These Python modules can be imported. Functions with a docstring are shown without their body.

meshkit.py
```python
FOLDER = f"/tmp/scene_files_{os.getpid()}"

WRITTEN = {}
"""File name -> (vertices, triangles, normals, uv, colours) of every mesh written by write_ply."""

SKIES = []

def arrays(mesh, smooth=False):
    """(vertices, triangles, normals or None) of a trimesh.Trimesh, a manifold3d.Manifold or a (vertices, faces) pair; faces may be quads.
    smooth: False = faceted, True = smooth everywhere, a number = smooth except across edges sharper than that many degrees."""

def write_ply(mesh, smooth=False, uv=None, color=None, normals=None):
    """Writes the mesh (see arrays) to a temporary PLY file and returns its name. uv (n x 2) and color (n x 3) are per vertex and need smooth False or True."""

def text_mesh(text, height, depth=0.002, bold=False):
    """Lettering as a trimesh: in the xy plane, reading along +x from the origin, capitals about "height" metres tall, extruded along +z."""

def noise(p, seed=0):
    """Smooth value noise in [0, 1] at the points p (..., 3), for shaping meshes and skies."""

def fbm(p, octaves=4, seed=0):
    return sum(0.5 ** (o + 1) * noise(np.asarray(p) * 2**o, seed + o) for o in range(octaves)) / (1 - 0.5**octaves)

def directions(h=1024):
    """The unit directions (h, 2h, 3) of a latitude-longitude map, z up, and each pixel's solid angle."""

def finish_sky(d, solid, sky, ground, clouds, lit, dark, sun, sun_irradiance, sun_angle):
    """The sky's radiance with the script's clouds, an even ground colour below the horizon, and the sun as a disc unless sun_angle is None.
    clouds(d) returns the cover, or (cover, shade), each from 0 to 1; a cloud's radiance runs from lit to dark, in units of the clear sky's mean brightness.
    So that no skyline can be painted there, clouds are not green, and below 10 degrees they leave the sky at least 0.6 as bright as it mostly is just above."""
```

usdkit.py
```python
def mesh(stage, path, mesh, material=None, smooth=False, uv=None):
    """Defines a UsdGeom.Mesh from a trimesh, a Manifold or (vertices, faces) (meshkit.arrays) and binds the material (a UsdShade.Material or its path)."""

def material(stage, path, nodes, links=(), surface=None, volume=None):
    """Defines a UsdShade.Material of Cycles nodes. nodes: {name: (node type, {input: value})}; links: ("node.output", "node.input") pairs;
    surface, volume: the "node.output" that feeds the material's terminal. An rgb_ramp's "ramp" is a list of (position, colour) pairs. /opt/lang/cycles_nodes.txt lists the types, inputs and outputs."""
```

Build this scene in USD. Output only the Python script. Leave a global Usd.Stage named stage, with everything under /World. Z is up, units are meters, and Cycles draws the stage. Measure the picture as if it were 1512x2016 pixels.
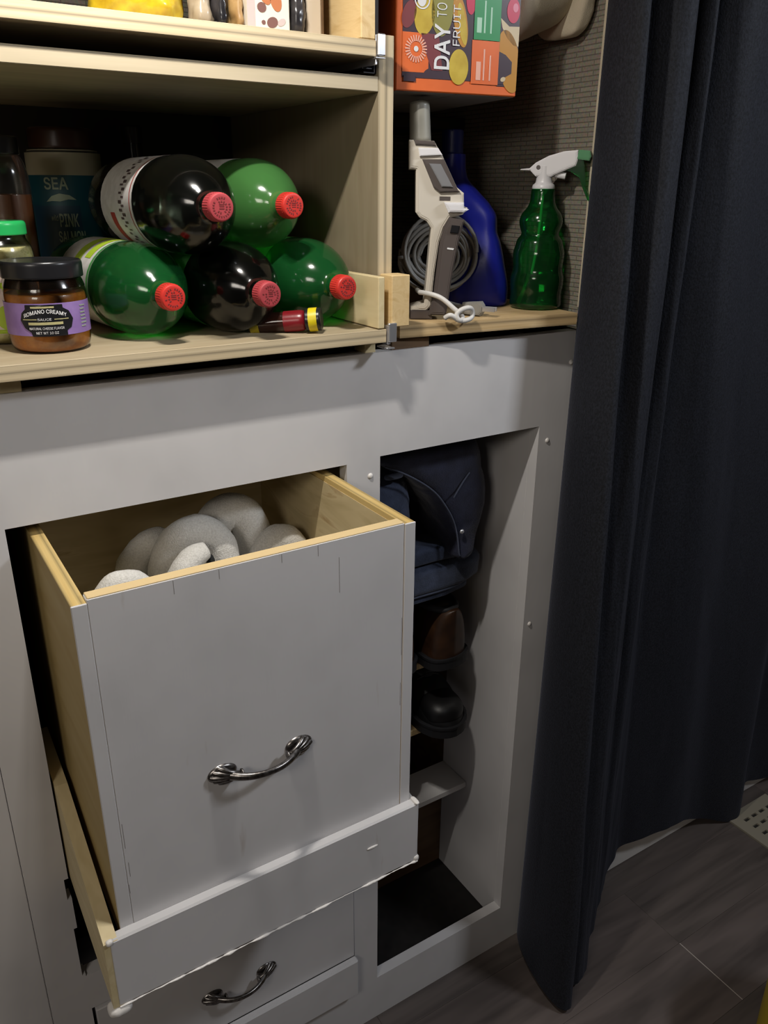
import math, random
import numpy as np, trimesh, usdkit, meshkit
import manifold3d as m3
import shapely
from shapely.geometry import Polygon, Point, box as sbox
from scipy.interpolate import CubicSpline
from pxr import Usd, UsdGeom, UsdLux, UsdShade, Sdf, Gf

stage = Usd.Stage.CreateInMemory()
UsdGeom.SetStageUpAxis(stage, 'Z'); UsdGeom.SetStageMetersPerUnit(stage, 1.0)
UsdGeom.Xform.Define(stage, '/World')
random.seed(4); rng = np.random.default_rng(4)

# ---------------------------------------------------------------- camera, lights, exposure
F_PX = 1588.384
CAM = (-0.491217, -0.86, 1.389903)
RIGHT = (0.8445707679596747, -0.5353954417862585, 0.007206859406328481)
DOWN = (-0.19352059103071653, -0.3177675767849441, -0.9282098620416328)
FWD = (0.4992494354079208, 0.7825442403204574, -0.37198724868757344)
cam = UsdGeom.Camera.Define(stage, '/World/camera')
cam.CreateHorizontalApertureAttr(36.0); cam.CreateVerticalApertureAttr(48.0)
cam.CreateFocalLengthAttr(36.0 * F_PX / 1512)
cam.CreateClippingRangeAttr(Gf.Vec2f(0.02, 100))
mt = Gf.Matrix4d(*[float(x) for row in (list(RIGHT) + [0], [-x for x in DOWN] + [0], [-x for x in FWD] + [0], list(CAM) + [1]) for x in row])
cam.AddTransformOp().Set(mt)
cam.CreateExposureAttr(0.25)

def rect_light(name, pos, target, w, h, intensity, color):
    l = UsdLux.RectLight.Define(stage, '/World/' + name)
    l.CreateWidthAttr(w); l.CreateHeightAttr(h); l.CreateIntensityAttr(intensity); l.CreateColorAttr(Gf.Vec3f(*color))
    p, t = np.array(pos, float), np.array(target, float)
    z = p - t; z /= np.linalg.norm(z)
    up = np.array([0, 1.0, 0]) if abs(z[2]) > .9 else np.array([0, 0, 1.0])
    x = np.cross(up, z); x /= np.linalg.norm(x); y = np.cross(z, x)
    l.AddTransformOp().Set(Gf.Matrix4d(*[float(q) for r in (list(x) + [0], list(y) + [0], list(z) + [0], list(p) + [1]) for q in r]))
    return l
# a small LED lamp over the shelves, and two ceiling lamps of the room
for dx in (-.022, .022):
    rect_light(f"lamp_over_shelves_{'a' if dx < 0 else 'b'}", (-.27 + dx, -.24, 1.80), (-.22 + dx, -.19, 0), .034, .022, 900.0, (1.0, .95, .87))
rect_light('ceiling_lamp', (.85, -1.0, 2.03), (.0, -.1, .9), .22, .18, 92.0, (.88, .93, 1.0))
rect_light('ceiling_lamp_rear', (-1.30, -1.10, 1.75), (-.2, -.2, .9), 0.40, .30, 11.0, (1.0, .92, .82))

# ---------------------------------------------------------------- helpers
counts = {}
INV = {}
def numbered(parent, name):
    k = counts.get((parent, name), 0); counts[(parent, name)] = k + 1
    return name if k == 0 else f'{name}_{k:03d}'
def tag(p, label=None, cat=None, group=None, kind=None):
    p = p if isinstance(p, Usd.Prim) else p.GetPrim()
    for k, v in (('label', label), ('category', cat), ('group', group), ('kind', kind)):
        if v: p.SetCustomDataByKey(k, v)
    return p
def thing(name, label, cat, loc=(0, 0, 0), rotz=0, roty=0, rotx=0, group=None, kind=None):
    path = '/World/' + numbered('/World', name)
    x = UsdGeom.Xform.Define(stage, path)
    x.AddTranslateOp().Set(Gf.Vec3d(*map(float, loc)))
    if rotz: x.AddRotateZOp().Set(float(rotz))
    if roty: x.AddRotateYOp().Set(float(roty))
    if rotx: x.AddRotateXOp().Set(float(rotx))
    INV[path] = np.array(x.GetLocalTransformation()).T
    INV[path] = np.linalg.inv(INV[path])
    return tag(x, label, cat, group, kind)
def part(parent, name, mesh, mat, smooth=35, label=None, world=False):
    """one Mesh under a thing, part or /World; world=True: the mesh is given in world coordinates"""
    base = '/World' if parent is None else str(parent.GetPath())
    v, f, n = meshkit.arrays(mesh, smooth)
    if world and parent is not None:
        root = '/World/' + base.split('/')[2]
        if root in INV:
            A = INV[root]; mesh = trimesh.Trimesh(np.asarray(mesh.vertices) @ A[:3, :3].T + A[:3, 3], mesh.faces, process=False)
    m = usdkit.mesh(stage, base + '/' + numbered(base, name), mesh, mat, smooth=smooth)
    return tag(m, label)
cat_mesh = trimesh.util.concatenate
def cbox(x0, x1, y0, y1, z0, z1, c=.0012):
    """a box with chamfered edges"""
    lo, hi = np.array([x0, y0, z0]), np.array([x1, y1, z1]); c = min(c, (hi - lo).min() * .4)
    P = []
    for s in np.ndindex(2, 2, 2):
        corner = np.where(s, hi, lo); d = np.where(s, -1, 1) * c
        for k in range(3):
            q = corner + d; q[k] = corner[k]; P.append(q)
    return trimesh.convex.convex_hull(np.array(P))
def lathe(profile, n=48):
    """profile of (r, z) turned about z"""
    m = trimesh.creation.revolve(np.array(profile, float), sections=n)
    if m.volume < 0: m.invert()
    return m
def dense(profile, step=.004):
    p = np.array(profile, float); s = np.r_[0, np.cumsum(np.linalg.norm(np.diff(p, axis=0), axis=1))]
    t = np.linspace(0, s[-1], max(int(s[-1] / step), len(p) * 2))
    from scipy.interpolate import PchipInterpolator
    q = PchipInterpolator(s, p, axis=0)(t); q[:, 0] = np.maximum(q[:, 0], 0); return q
def extrude(poly, depth, axis='y', c=0):
    """polygon (a, b) extruded: axis y -> (a, y, b); axis x -> (x, a, b); axis z -> (a, b, z). Starts at 0."""
    poly = poly if isinstance(poly, shapely.geometry.base.BaseGeometry) else Polygon(poly)
    m = trimesh.creation.extrude_polygon(poly, depth, engine='earcut'); v = m.vertices
    if axis == 'y': v = np.c_[v[:, 0], v[:, 2], v[:, 1]]; f = m.faces[:, ::-1]
    elif axis == 'x': v = np.c_[v[:, 2], v[:, 0], v[:, 1]]; f = m.faces
    else: f = m.faces
    return trimesh.Trimesh(v, f, process=False)
def soft_extrude(pts, depth, r=.004, steps=3):
    """outline in (x, z) extruded along y from 0 to depth with rounded front and back rims"""
    P = Polygon(pts).buffer(0)
    cs = lambda g: m3.CrossSection([np.array(g.exterior.coords)[:-1]])
    parts = []
    ths = np.linspace(0, math.pi / 2, steps + 1)
    layers = [(r - r * math.sin(t), r - r * math.cos(t)) for t in ths[::-1]]  # (y-depth, inset)
    out = None
    for i, t in enumerate(ths):
        inset = r * (1 - math.sin(t)); y0 = r * (1 - math.cos(t))
        g = P.buffer(-inset, join_style=1, quad_segs=4)
        g = max(getattr(g, 'geoms', [g]), key=lambda q: q.area)
        m = m3.Manifold.extrude(cs(shapely.geometry.polygon.orient(g)), depth - 2 * y0).translate((0, 0, y0))
        out = m if out is None else out + m
    me = out.to_mesh(); v = np.array(me.vert_properties[:, :3]); f = np.array(me.tri_verts)
    return trimesh.Trimesh(np.c_[v[:, 0], v[:, 2], v[:, 1]], f[:, ::-1], process=False)
def smooth_path(pts, n=60, closed=False):
    p = np.array(pts, float)
    if closed: p = np.vstack([p, p[:1]])
    t = np.r_[0, np.cumsum(np.linalg.norm(np.diff(p, axis=0), axis=1) ** .5)]
    return CubicSpline(t, p, bc_type='periodic' if closed else 'natural')(np.linspace(0, t[-1], n))
def tube(path, radius, sides=12, flat=1.0, caps=True):
    """radius: number or one per point; flat squeezes the section along its second axis"""
    p = np.array(path, float); n = len(p); r = np.broadcast_to(radius, n)
    T = np.gradient(p, axis=0); T /= np.linalg.norm(T, axis=1, keepdims=True)
    N = np.cross(T[0], [0, 0, 1.0]);
    if np.linalg.norm(N) < .1: N = np.cross(T[0], [0, 1.0, 0])
    V = []
    for i in range(n):
        N = N - T[i] * (N @ T[i]); N /= np.linalg.norm(N); B = np.cross(T[i], N)
        a = np.linspace(0, 2 * math.pi, sides, endpoint=False)
        V.append(p[i] + r[i] * (np.outer(np.cos(a), N) + flat * np.outer(np.sin(a), B)))
    V = np.vstack(V); Fc = []
    for i in range(n - 1):
        for k in range(sides):
            a, b = i * sides + k, i * sides + (k + 1) % sides
            Fc += [[a, b, b + sides], [a, b + sides, a + sides]]
    if caps:
        V = np.vstack([V, p[:1] - T[:1] * r[0] * .3, p[-1:] + T[-1:] * r[-1] * .3]); c0 = len(V) - 2
        for k in range(sides):
            Fc.append([c0, (k + 1) % sides, k]); o = (n - 1) * sides; Fc.append([c0 + 1, o + k, o + (k + 1) % sides])
    return trimesh.Trimesh(V, Fc, process=False)
def grid(P):
    """quads of an (n, m, 3) array of points"""
    n, m = P.shape[:2]; i = np.arange(n * m).reshape(n, m)
    q = np.stack([i[:-1, :-1], i[1:, :-1], i[1:, 1:], i[:-1, 1:]], -1).reshape(-1, 4)
    return trimesh.Trimesh(P.reshape(-1, 3), np.vstack([q[:, [0, 1, 2]], q[:, [0, 2, 3]]]), process=False)
def blob(mesh, amp, freq, seed=0):
    """noise along the normals"""
    v = np.array(mesh.vertices); d = meshkit.fbm(v * freq + 7.3, 3, seed) - .5
    return trimesh.Trimesh(v + mesh.vertex_normals * (d * 2 * amp)[:, None], mesh.faces, process=False)
def superblob(c, s, e=.5, n=40, amp=0, freq=20, seed=0):
    """a superellipsoid of half sizes s about c"""
    u = np.linspace(-math.pi / 2, math.pi / 2, n); w = np.linspace(-math.pi, math.pi, 2 * n)
    sg = lambda x, p: np.sign(x) * np.abs(x) ** p
    U, W = np.meshgrid(u, w, indexing='ij')
    P = np.stack([s[0] * sg(np.cos(U), e) * sg(np.cos(W), e), s[1] * sg(np.cos(U), e) * sg(np.sin(W), e), s[2] * sg(np.sin(U), e)], -1)
    m = grid(P + np.array(c)); m.merge_vertices()
    m.fix_normals()
    return blob(m, amp, freq, seed) if amp else m
def text(s, h, depth=.0003, bold=False, center=True):
    m = meshkit.text_mesh(s, h, depth, bold)
    if center: m.apply_translation([-(m.bounds[0][0] + m.bounds[1][0]) / 2, 0, 0])
    return m
def wrap(m, r, z, ang=0):
    """lettering in xy bent on a cylinder of radius r about z; ang = direction it faces (0 = -y)"""
    v = np.array(m.vertices); a = v[:, 0] / r + ang; R = r + v[:, 2]
    return trimesh.Trimesh(np.c_[R * np.sin(a), -R * np.cos(a), z + v[:, 1]], m.faces, process=False)
def wrap_poly(poly, r, z, depth=.0003, ang=0):
    poly = shapely.segmentize(poly, .003)
    t = shapely.constrained_delaunay_triangles(poly) if hasattr(shapely, 'constrained_delaunay_triangles') else None
    m = trimesh.creation.extrude_polygon(poly, depth, engine='earcut').subdivide_to_size(.006)
    return wrap(m, r, z, ang)
def moved(m, t=(0, 0, 0), rz=0, ry=0, rx=0, pivot=(0, 0, 0)):
    m = m.copy(); R = trimesh.transformations
    M = R.translation_matrix(t) @ R.translation_matrix(pivot) @ R.rotation_matrix(math.radians(rz), [0, 0, 1]) @ R.rotation_matrix(math.radians(ry), [0, 1, 0]) @ R.rotation_matrix(math.radians(rx), [1, 0, 0]) @ R.translation_matrix(-np.array(pivot))
    m.apply_transform(M); return m

# ---------------------------------------------------------------- materials
MATS = {}
def mat(name, nodes, links=(), surface='p.BSDF', volume=None):
    MATS[name] = usdkit.material(stage, '/World/Looks/' + name, nodes, links, surface=surface, volume=volume); return MATS[name]
UsdGeom.Scope.Define(stage, '/World/Looks')
def plain(name, c, rough=.5, **kw):
    return mat(name, {'p': ('principled_bsdf', dict(base_color=c, roughness=rough, **kw))})
def ramped(name, scale, stops, rough=.5, mscale=(1, 1, 1), detail=4, bump=0, bscale=None, dist=0, **kw):
    """noise over world position -> ramp"""
    nodes = {'g': ('geometry', {}), 'm': ('mapping', {'scale': mscale}), 'n': ('noise_texture', {'scale': scale, 'detail': detail, 'distortion': dist}),
             'r': ('rgb_ramp', {'ramp': stops}), 'p': ('principled_bsdf', dict(roughness=rough, **kw))}
    links = [('g.position', 'm.vector'), ('m.vector', 'n.vector'), ('n.fac', 'r.fac'), ('r.color', 'p.base_color')]
    if bump:
        nodes['n2'] = ('noise_texture', {'scale': bscale or scale * 3, 'detail': 3}); nodes['b'] = ('bump', {'strength': bump, 'distance': .002})
        links += [('m.vector', 'n2.vector'), ('n2.fac', 'b.height'), ('b.normal', 'p.normal')]
    return mat(name, nodes, links)
def ply(name, axis, period, offset, face_a, face_b, grain=(3, 60, 60), dark=.45):
    """plywood: glue lines every PERIOD along AXIS, fine grain over it"""
    n = {'g': ('geometry', {}), 's': ('separate_xyz', {}), 'a': ('math', {'math_type': 'subtract', 'value2': offset}), 'd': ('math', {'math_type': 'divide', 'value2': period}),
         'pp': ('math', {'math_type': 'pingpong', 'value2': 1.0}), 'lr': ('rgb_ramp', {'ramp': [(0, (dark,) * 3), (.22, (.74,) * 3), (.45, (.86,) * 3), (.6, (1, 1, 1)), (1, (1, 1, 1))]}),
         'm': ('mapping', {'scale': grain}), 'nz': ('noise_texture', {'scale': 1.0, 'detail': 5, 'distortion': 1.2}), 'gr': ('rgb_ramp', {'ramp': [(.3, face_a), (.7, face_b)]}),
         'mm': ('mix', {'mix_type': 'multiply', 'fac': 1.0}), 'b': ('bump', {'strength': .15, 'distance': .001}), 'p': ('principled_bsdf', {'roughness': .62})}
    l = [('g.position', 's.vector'), (f's.{axis}', 'a.value1'), ('a.value', 'd.value1'), ('d.value', 'pp.value1'), ('pp.value', 'lr.fac'),
         ('g.position', 'm.vector'), ('m.vector', 'nz.vector'), ('nz.fac', 'gr.fac'), ('gr.color', 'mm.color1'), ('lr.color', 'mm.color2'), ('mm.color', 'p.base_color'), ('nz.fac', 'b.height'), ('b.normal', 'p.normal')]
    return mat(name, n, l)
WA, WB = (.53, .42, .26), (.63, .52, .345)
ply_low = ply('plywood_lower_tray', 'z', .0042, 1.2165, WA, WB, grain=(6, 40, 160))
ply_up = ply('plywood_upper_tray', 'z', .0042, 1.5222, WA, WB, grain=(6, 40, 160))
ply_right = ply('plywood_right_tray', 'z', .0055, 1.214, (.55, .37, .17), (.66, .48, .26), grain=(6, 40, 160))
ply_side = ply('plywood_divider', 'x', .0052, .0457, WA, WB, grain=(60, 40, 4))
ply_top = ramped('plywood_box_top', 1.0, [(.3, (.44, .37, .25)), (.7, (.53, .45, .32))], .6, mscale=(5, 40, 90))
pine = ramped('pine_board', 1.0, [(.25, (.60, .40, .17)), (.5, (.72, .53, .27)), (.75, (.66, .46, .21))], .55, mscale=(30, 9, 55), dist=2.5)
pine_pale = ramped('pine_rail', 1.0, [(.3, (.62, .50, .27)), (.7, (.72, .60, .36))], .6, mscale=(60, 8, 60), dist=1)
ply_drawer = ply('plywood_drawer_side', 'x', .0047, -.385, (.62, .43, .15), (.72, .54, .23), grain=(60, 5, 22), dark=.5)
drawer_in = ramped('plywood_drawer_inside', 1.0, [(.3, (.50, .39, .20)), (.62, (.62, .50, .28)), (.74, (.40, .26, .11))], .6, mscale=(5, 6, 30), dist=1.5)
raw_edge = plain('raw_plywood_edge', (.72, .54, .28), .6)
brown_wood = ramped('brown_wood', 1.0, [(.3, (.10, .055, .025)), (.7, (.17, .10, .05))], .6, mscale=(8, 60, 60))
def paint(name, c, wear):
    n = {'g': ('geometry', {}), 'm': ('mapping', {'scale': (60, 60, 9)}), 'n': ('noise_texture', {'scale': 1.0, 'detail': 6}), 'm2': ('mapping', {'scale': (9, 9, 7)}), 'n2': ('noise_texture', {'scale': 1.0, 'detail': 3}),
         'r': ('rgb_ramp', {'ramp': [(.25, tuple(x * .90 for x in c)), (.5, c), (.8, tuple(min(1, x * 1.05) for x in c))]}),
         'r2': ('rgb_ramp', {'ramp': [(0, (.55, .42, .3)), (wear, (1, 1, 1)), (1, (1, 1, 1))]}), 'mm': ('mix', {'mix_type': 'multiply', 'fac': 1.0}),
         'b': ('bump', {'strength': .12, 'distance': .0015}), 'p': ('principled_bsdf', {'roughness': .42, 'specular_ior_level': .4})}
    l = [('g.position', 'm.vector'), ('m.vector', 'n.vector'), ('g.position', 'm2.vector'), ('m2.vector', 'n2.vector'), ('n2.fac', 'r.fac'), ('n.fac', 'r2.fac'), ('r.color', 'mm.color1'), ('r2.color', 'mm.color2'), ('mm.color', 'p.base_color'), ('n.fac', 'b.height'), ('b.normal', 'p.normal')]
    return mat(name, n, l)
white_paint = paint('white_paint', (.66, .645, .65), .16)
white_worn = paint('worn_white_paint', (.66, .645, .65), .31)
white_bright = plain('fresh_white_paint', (.80, .77, .74), .35)
crack_mat = plain('grey_paint_crack', (.26, .24, .23), .7)
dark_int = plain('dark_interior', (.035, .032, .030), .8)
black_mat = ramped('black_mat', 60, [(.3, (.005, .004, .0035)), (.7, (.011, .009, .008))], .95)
metal_white = plain('zinc_slide', (.80, .81, .86), .28, metallic=.85)
metal_black = plain('dark_slide', (.03, .03, .035), .35, metallic=.6)
pewter = mat('brushed_pewter', {'g': ('geometry', {}), 'n': ('noise_texture', {'scale': 220, 'detail': 3}), 'r': ('rgb_ramp', {'ramp': [(.3, (.10, .09, .085)), (.7, (.32, .30, .29))]}), 'p': ('principled_bsdf', {'metallic': 1.0, 'roughness': .30})},
             [('g.position', 'n.vector'), ('n.fac', 'r.fac'), ('r.color', 'p.base_color')])
weave = mat('grey_brown_grasscloth', {'g': ('geometry', {}), 's': ('separate_xyz', {}), 'c': ('combine_xyz', {}), 'ad': ('math', {'math_type': 'add'}),
             'bk': ('brick_texture', {'scale': 1.0, 'brick_width': .034, 'row_height': .0062, 'mortar_size': .0011, 'mortar_smooth': 1.0, 'color1': (.235, .212, .168), 'color2': (.195, .175, .138), 'mortar': (.125, .112, .088), 'offset': .37}),
             'n': ('noise_texture', {'scale': 300, 'detail': 3}), 'mm': ('mix', {'mix_type': 'overlay', 'fac': .5}), 'b': ('bump', {'strength': .5, 'distance': .002}), 'iv': ('invert', {}), 'p': ('principled_bsdf', {'roughness': .85})},
            [('g.position', 's.vector'), ('s.x', 'ad.value1'), ('s.y', 'ad.value2'), ('ad.value', 'c.x'), ('s.z', 'c.y'), ('c.vector', 'bk.vector'), ('g.position', 'n.vector'), ('bk.color', 'mm.color1'), ('n.color', 'mm.color2'), ('mm.color', 'p.base_color'), ('bk.fac', 'iv.color'), ('iv.color', 'b.height'), ('b.normal', 'p.normal')])
floor_mats = [ramped(f'floor_plank_tone_{k}', 1.0, [(.28, tuple(a * .55 for a in c)), (.5, c), (.72, tuple(a * 1.35 for a in c))], .48, mscale=(3.2, 26 + 4 * k, 20), detail=5, dist=.6, bump=.1)
              for k, c in enumerate([(.120, .096, .088), (.135, .108, .098), (.108, .088, .080)])]
seam_mat = plain('pale_plank_joint', (.42, .37, .33), .6)
cream = plain('cream_wall', (.26, .24, .215), .7)
curtain_mat = mat('black_navy_curtain', {'g': ('geometry', {}), 'm': ('mapping', {'scale': (420, 420, 260)}), 'n': ('noise_texture', {'scale': 1.0, 'detail': 2}), 'r': ('rgb_ramp', {'ramp': [(.3, (.007, .0078, .011)), (.7, (.019, .021, .030))]}), 'b': ('bump', {'strength': .35, 'distance': .0015}),
                   'p': ('principled_bsdf', {'roughness': .75, 'sheen_weight': .10, 'sheen_roughness': .4, 'sheen_tint': (.6, .65, .9), 'specular_ior_level': .3})},
                  [('g.position', 'm.vector'), ('m.vector', 'n.vector'), ('n.fac', 'r.fac'), ('r.color', 'p.base_color'), ('n.fac', 'b.height'), ('b.normal', 'p.normal')])
def pet(name, tint, milk, milk_c, tr=.22):
    """thin clear plastic: tinted see-through film with a glossy skin and a little milkiness"""
    return mat(name, {'t': ('transparent_bsdf', {'color': tint}), 'tl': ('translucent_bsdf', {'color': milk_c}), 'df': ('diffuse_bsdf', {'color': milk_c}), 'md': ('mix_closure', {'fac': .5}),
                      'm1': ('mix_closure', {'fac': milk}), 'g': ('glossy_bsdf', {'color': (1, 1, 1), 'roughness': .13}), 'f': ('fresnel', {'IOR': 1.5}), 'm2': ('mix_closure', {})},
               [('tl.BSDF', 'md.closure1'), ('df.BSDF', 'md.closure2'), ('t.BSDF', 'm1.closure1'), ('md.closure', 'm1.closure2'), ('m1.closure', 'm2.closure1'), ('g.BSDF', 'm2.closure2'), ('f.fac', 'm2.fac')], surface='m2.closure')
pet_green = pet('green_plastic', (.20, .78, .30), .19, (.06, .58, .14))
pet_pale = pet('pale_green_plastic', (.36, .78, .36), .42, (.21, .66, .17))
pet_smoke = pet('smoke_plastic', (.30, .36, .31), .03, (.10, .12, .10))
pet_spray = pet('spray_green_plastic', (.10, .62, .22), .10, (.04, .36, .10))
glass_clear = pet('clear_glass', (.90, .92, .90), .0, (.5, .5, .5))
glass_brown = pet('brown_glass', (.40, .26, .16), .02, (.1, .06, .03))
liq_green = mat('green_drink', {'p': ('principled_bsdf', {'base_color': (.55, .95, .62), 'roughness': 0.0, 'ior': 1.33, 'transmission_weight': 1.0})})
liq_dark = mat('dark_drink', {'p': ('principled_bsdf', {'base_color': (.16, .20, .15), 'roughness': 0.0, 'ior': 1.33, 'transmission_weight': 1.0})})
liq_water = mat('clear_cleaner', {'p': ('principled_bsdf', {'base_color': (.55, .92, .62), 'roughness': 0.0, 'ior': 1.33, 'transmission_weight': 1.0})})
cap_red = plain('red_cap', (.62, .035, .025), .42, subsurface_weight=.1)
cap_dull = plain('frosted_red_cap', (.40, .045, .055), .6)
print_dark = plain('dark_red_print', (.18, .02, .02), .6)
label_white = ramped('white_bottle_label', 1.0, [(.42, (.62, .60, .58)), (.58, (.70, .68, .67))], .4, mscale=(90, 90, 90))
label_red = plain('red_label_print', (.40, .06, .05), .45)
label_dark = plain('dark_label_print', (.10, .07, .07), .5)
label_lime = plain('lime_label_print', (.42, .58, .04), .45)
label_green = plain('green_label_print', (.08, .30, .08), .45)
black_plastic = plain('black_plastic', (.012, .012, .014), .28)
text_white = plain('white_print', (.75, .75, .76), .5)
text_gold = plain('gold_print', (.46, .42, .20), .5)
purple = ramped('purple_label', 1.0, [(.3, (.22, .13, .36)), (.7, (.30, .19, .46))], .5, mscale=(60, 60, 60))
sauce_orange = ramped('orange_sauce', 160, [(.35, (.46, .15, .015)), (.65, (.58, .22, .03))], .35, coat_weight=.8, coat_roughness=.04)
sauce_cream = ramped('cream_sauce', 240, [(.40, (.58, .50, .22)), (.58, (.66, .58, .30)), (.75, (.30, .28, .08))], .4, coat_weight=.8, coat_roughness=.04)
label_pink = ramped('pink_white_label', 1.0, [(.35, (.62, .50, .45)), (.7, (.72, .62, .58))], .5, mscale=(50, 50, 90))
lid_green = plain('green_lid', (.02, .40, .10), .3)
lid_brown = plain('dark_brown_lid', (.05, .018, .012), .3)
beige_label = plain('beige_label', (.34, .31, .22), .55)
teal_label = plain('teal_label', (.004, .062, .09), .5)
teal_dark = plain('dark_blue_label', (.008, .04, .08), .5)
print_grey = plain('grey_green_print', (.30, .36, .28), .55)
amber = plain('brown_contents', (.17, .055, .018), .4, coat_weight=.5)
blue_plastic = mat('deep_blue_plastic', {'p': ('principled_bsdf', {'base_color': (.010, .016, .30), 'roughness': .36, 'subsurface_weight': .15, 'subsurface_scale': .01})})
blue_cap = plain('dark_blue_cap', (.010, .018, .13), .4)
off_white = plain('off_white_plastic', (.62, .57, .49), .35)
pure_white = plain('white_plastic', (.74, .73, .75), .35)
dark_grey = plain('dark_grey_plastic', (.085, .068, .062), .45)
grey_win = plain('grey_window', (.22, .22, .23), .25)
grey_tube = plain('grey_tube', (.30, .29, .25), .35)
cord_grey = plain('grey_cord', (.28, .27, .25), .5)
cord_white = plain('pale_cord', (.68, .66, .63), .45)
green_solid = plain('green_nozzle', (.01, .20, .05), .35)
denim = lambda nm, a, b: ramped(nm, 1.0, [(.3, a), (.55, tuple((x + y) / 2 for x, y in zip(a, b))), (.75, b)], .85, mscale=(46, 46, 46), detail=8, bump=.35, bscale=8, sheen_weight=.15)
denim_dark = denim('dark_denim', (.008, .0095, .026), (.023, .027, .062))
denim_mid = denim('blue_denim', (.012, .019, .042), (.042, .056, .105))
denim_pale = denim('faded_denim', (.05, .06, .09), (.09, .10, .15))
seam_thread = plain('denim_seam', (.07, .08, .12), .8)
leather = ramped('brown_leather', 40, [(.3, (.022, .009, .004)), (.7, (.058, .024, .009))], .42)
black_leather = plain('black_leather', (.005, .005, .006), .45)
rubber = plain('black_rubber', (.010, .010, .012), .6)
towel_mat = ramped('white_terry_cloth', 420, [(.3, (.60, .58, .54)), (.7, (.76, .74, .70))], .95, bump=.6, bscale=600, sheen_weight=.2)
sock_black = plain('black_cloth', (.012, .014, .014), .9)
beige_cloth = ramped('beige_cloth', 1.0, [(.3, (.46, .40, .29)), (.7, (.58, .51, .38))], .85, mscale=(20, 20, 14), bump=.25, bscale=40)
yellow_bag = ramped('yellow_film', 30, [(.35, (.40, .24, .01)), (.5, (.58, .42, .02)), (.7, (.34, .17, .02))], .25, coat_weight=.5)
clear_film = ramped('tan_film', 30, [(.3, (.28, .22, .15)), (.7, (.42, .35, .26))], .25)
dark_film = ramped('black_film', 25, [(.4, (.012, .012, .015)), (.8, (.08, .07, .07))], .2)
tan_snack = ramped('tan_snack', 60, [(.3, (.26, .14, .05)), (.7, (.42, .27, .11))], .5)
pink_card = plain('pink_grey_card', (.52, .42, .40), .5)
cream_card = plain('cream_bag', (.74, .68, .56), .4)
almond_a = plain('almond_print', (.46, .15, .05), .5)
almond_b = plain('brown_nut_print', (.17, .075, .06), .5)
box_orange = ramped('orange_carton', 1.0, [(.3, (.70, .135, .028)), (.7, (.78, .165, .040))], .32, mscale=(30, 30, 30))
box_dark = plain('plum_print', (.055, .032, .045), .32)
box_plum = plain('red_plum_print', (.20, .045, .05), .32)
box_green = plain('green_print', (.03, .27, .09), .32)
box_wine = plain('wine_print', (.22, .018, .05), .32)
fruit_yellow = ramped('yellow_fruit_print', 60, [(.3, (.50, .34, .03)), (.7, (.62, .46, .06))], .32)
fruit_olive = plain('olive_fruit_print', (.26, .24, .05), .32)
fruit_red = plain('red_fruit_print', (.55, .03, .08), .32)
fruit_pink = plain('pink_gloss_print', (.70, .22, .30), .32)
fruit_cream = plain('cream_fruit_print', (.62, .50, .32), .32)
fruit_amber = plain('amber_fruit_print', (.52, .24, .03), .32)
print_peach = plain('peach_print', (.80, .42, .32), .4)
print_mint = plain('mint_print', (.42, .66, .50), .4)
print_pink = plain('pink_print', (.62, .30, .40), .4)
card_grey = plain('grey_cardboard', (.22, .205, .20), .8)
vent_mat = plain('beige_register', (.30, .27, .21), .45)
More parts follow.
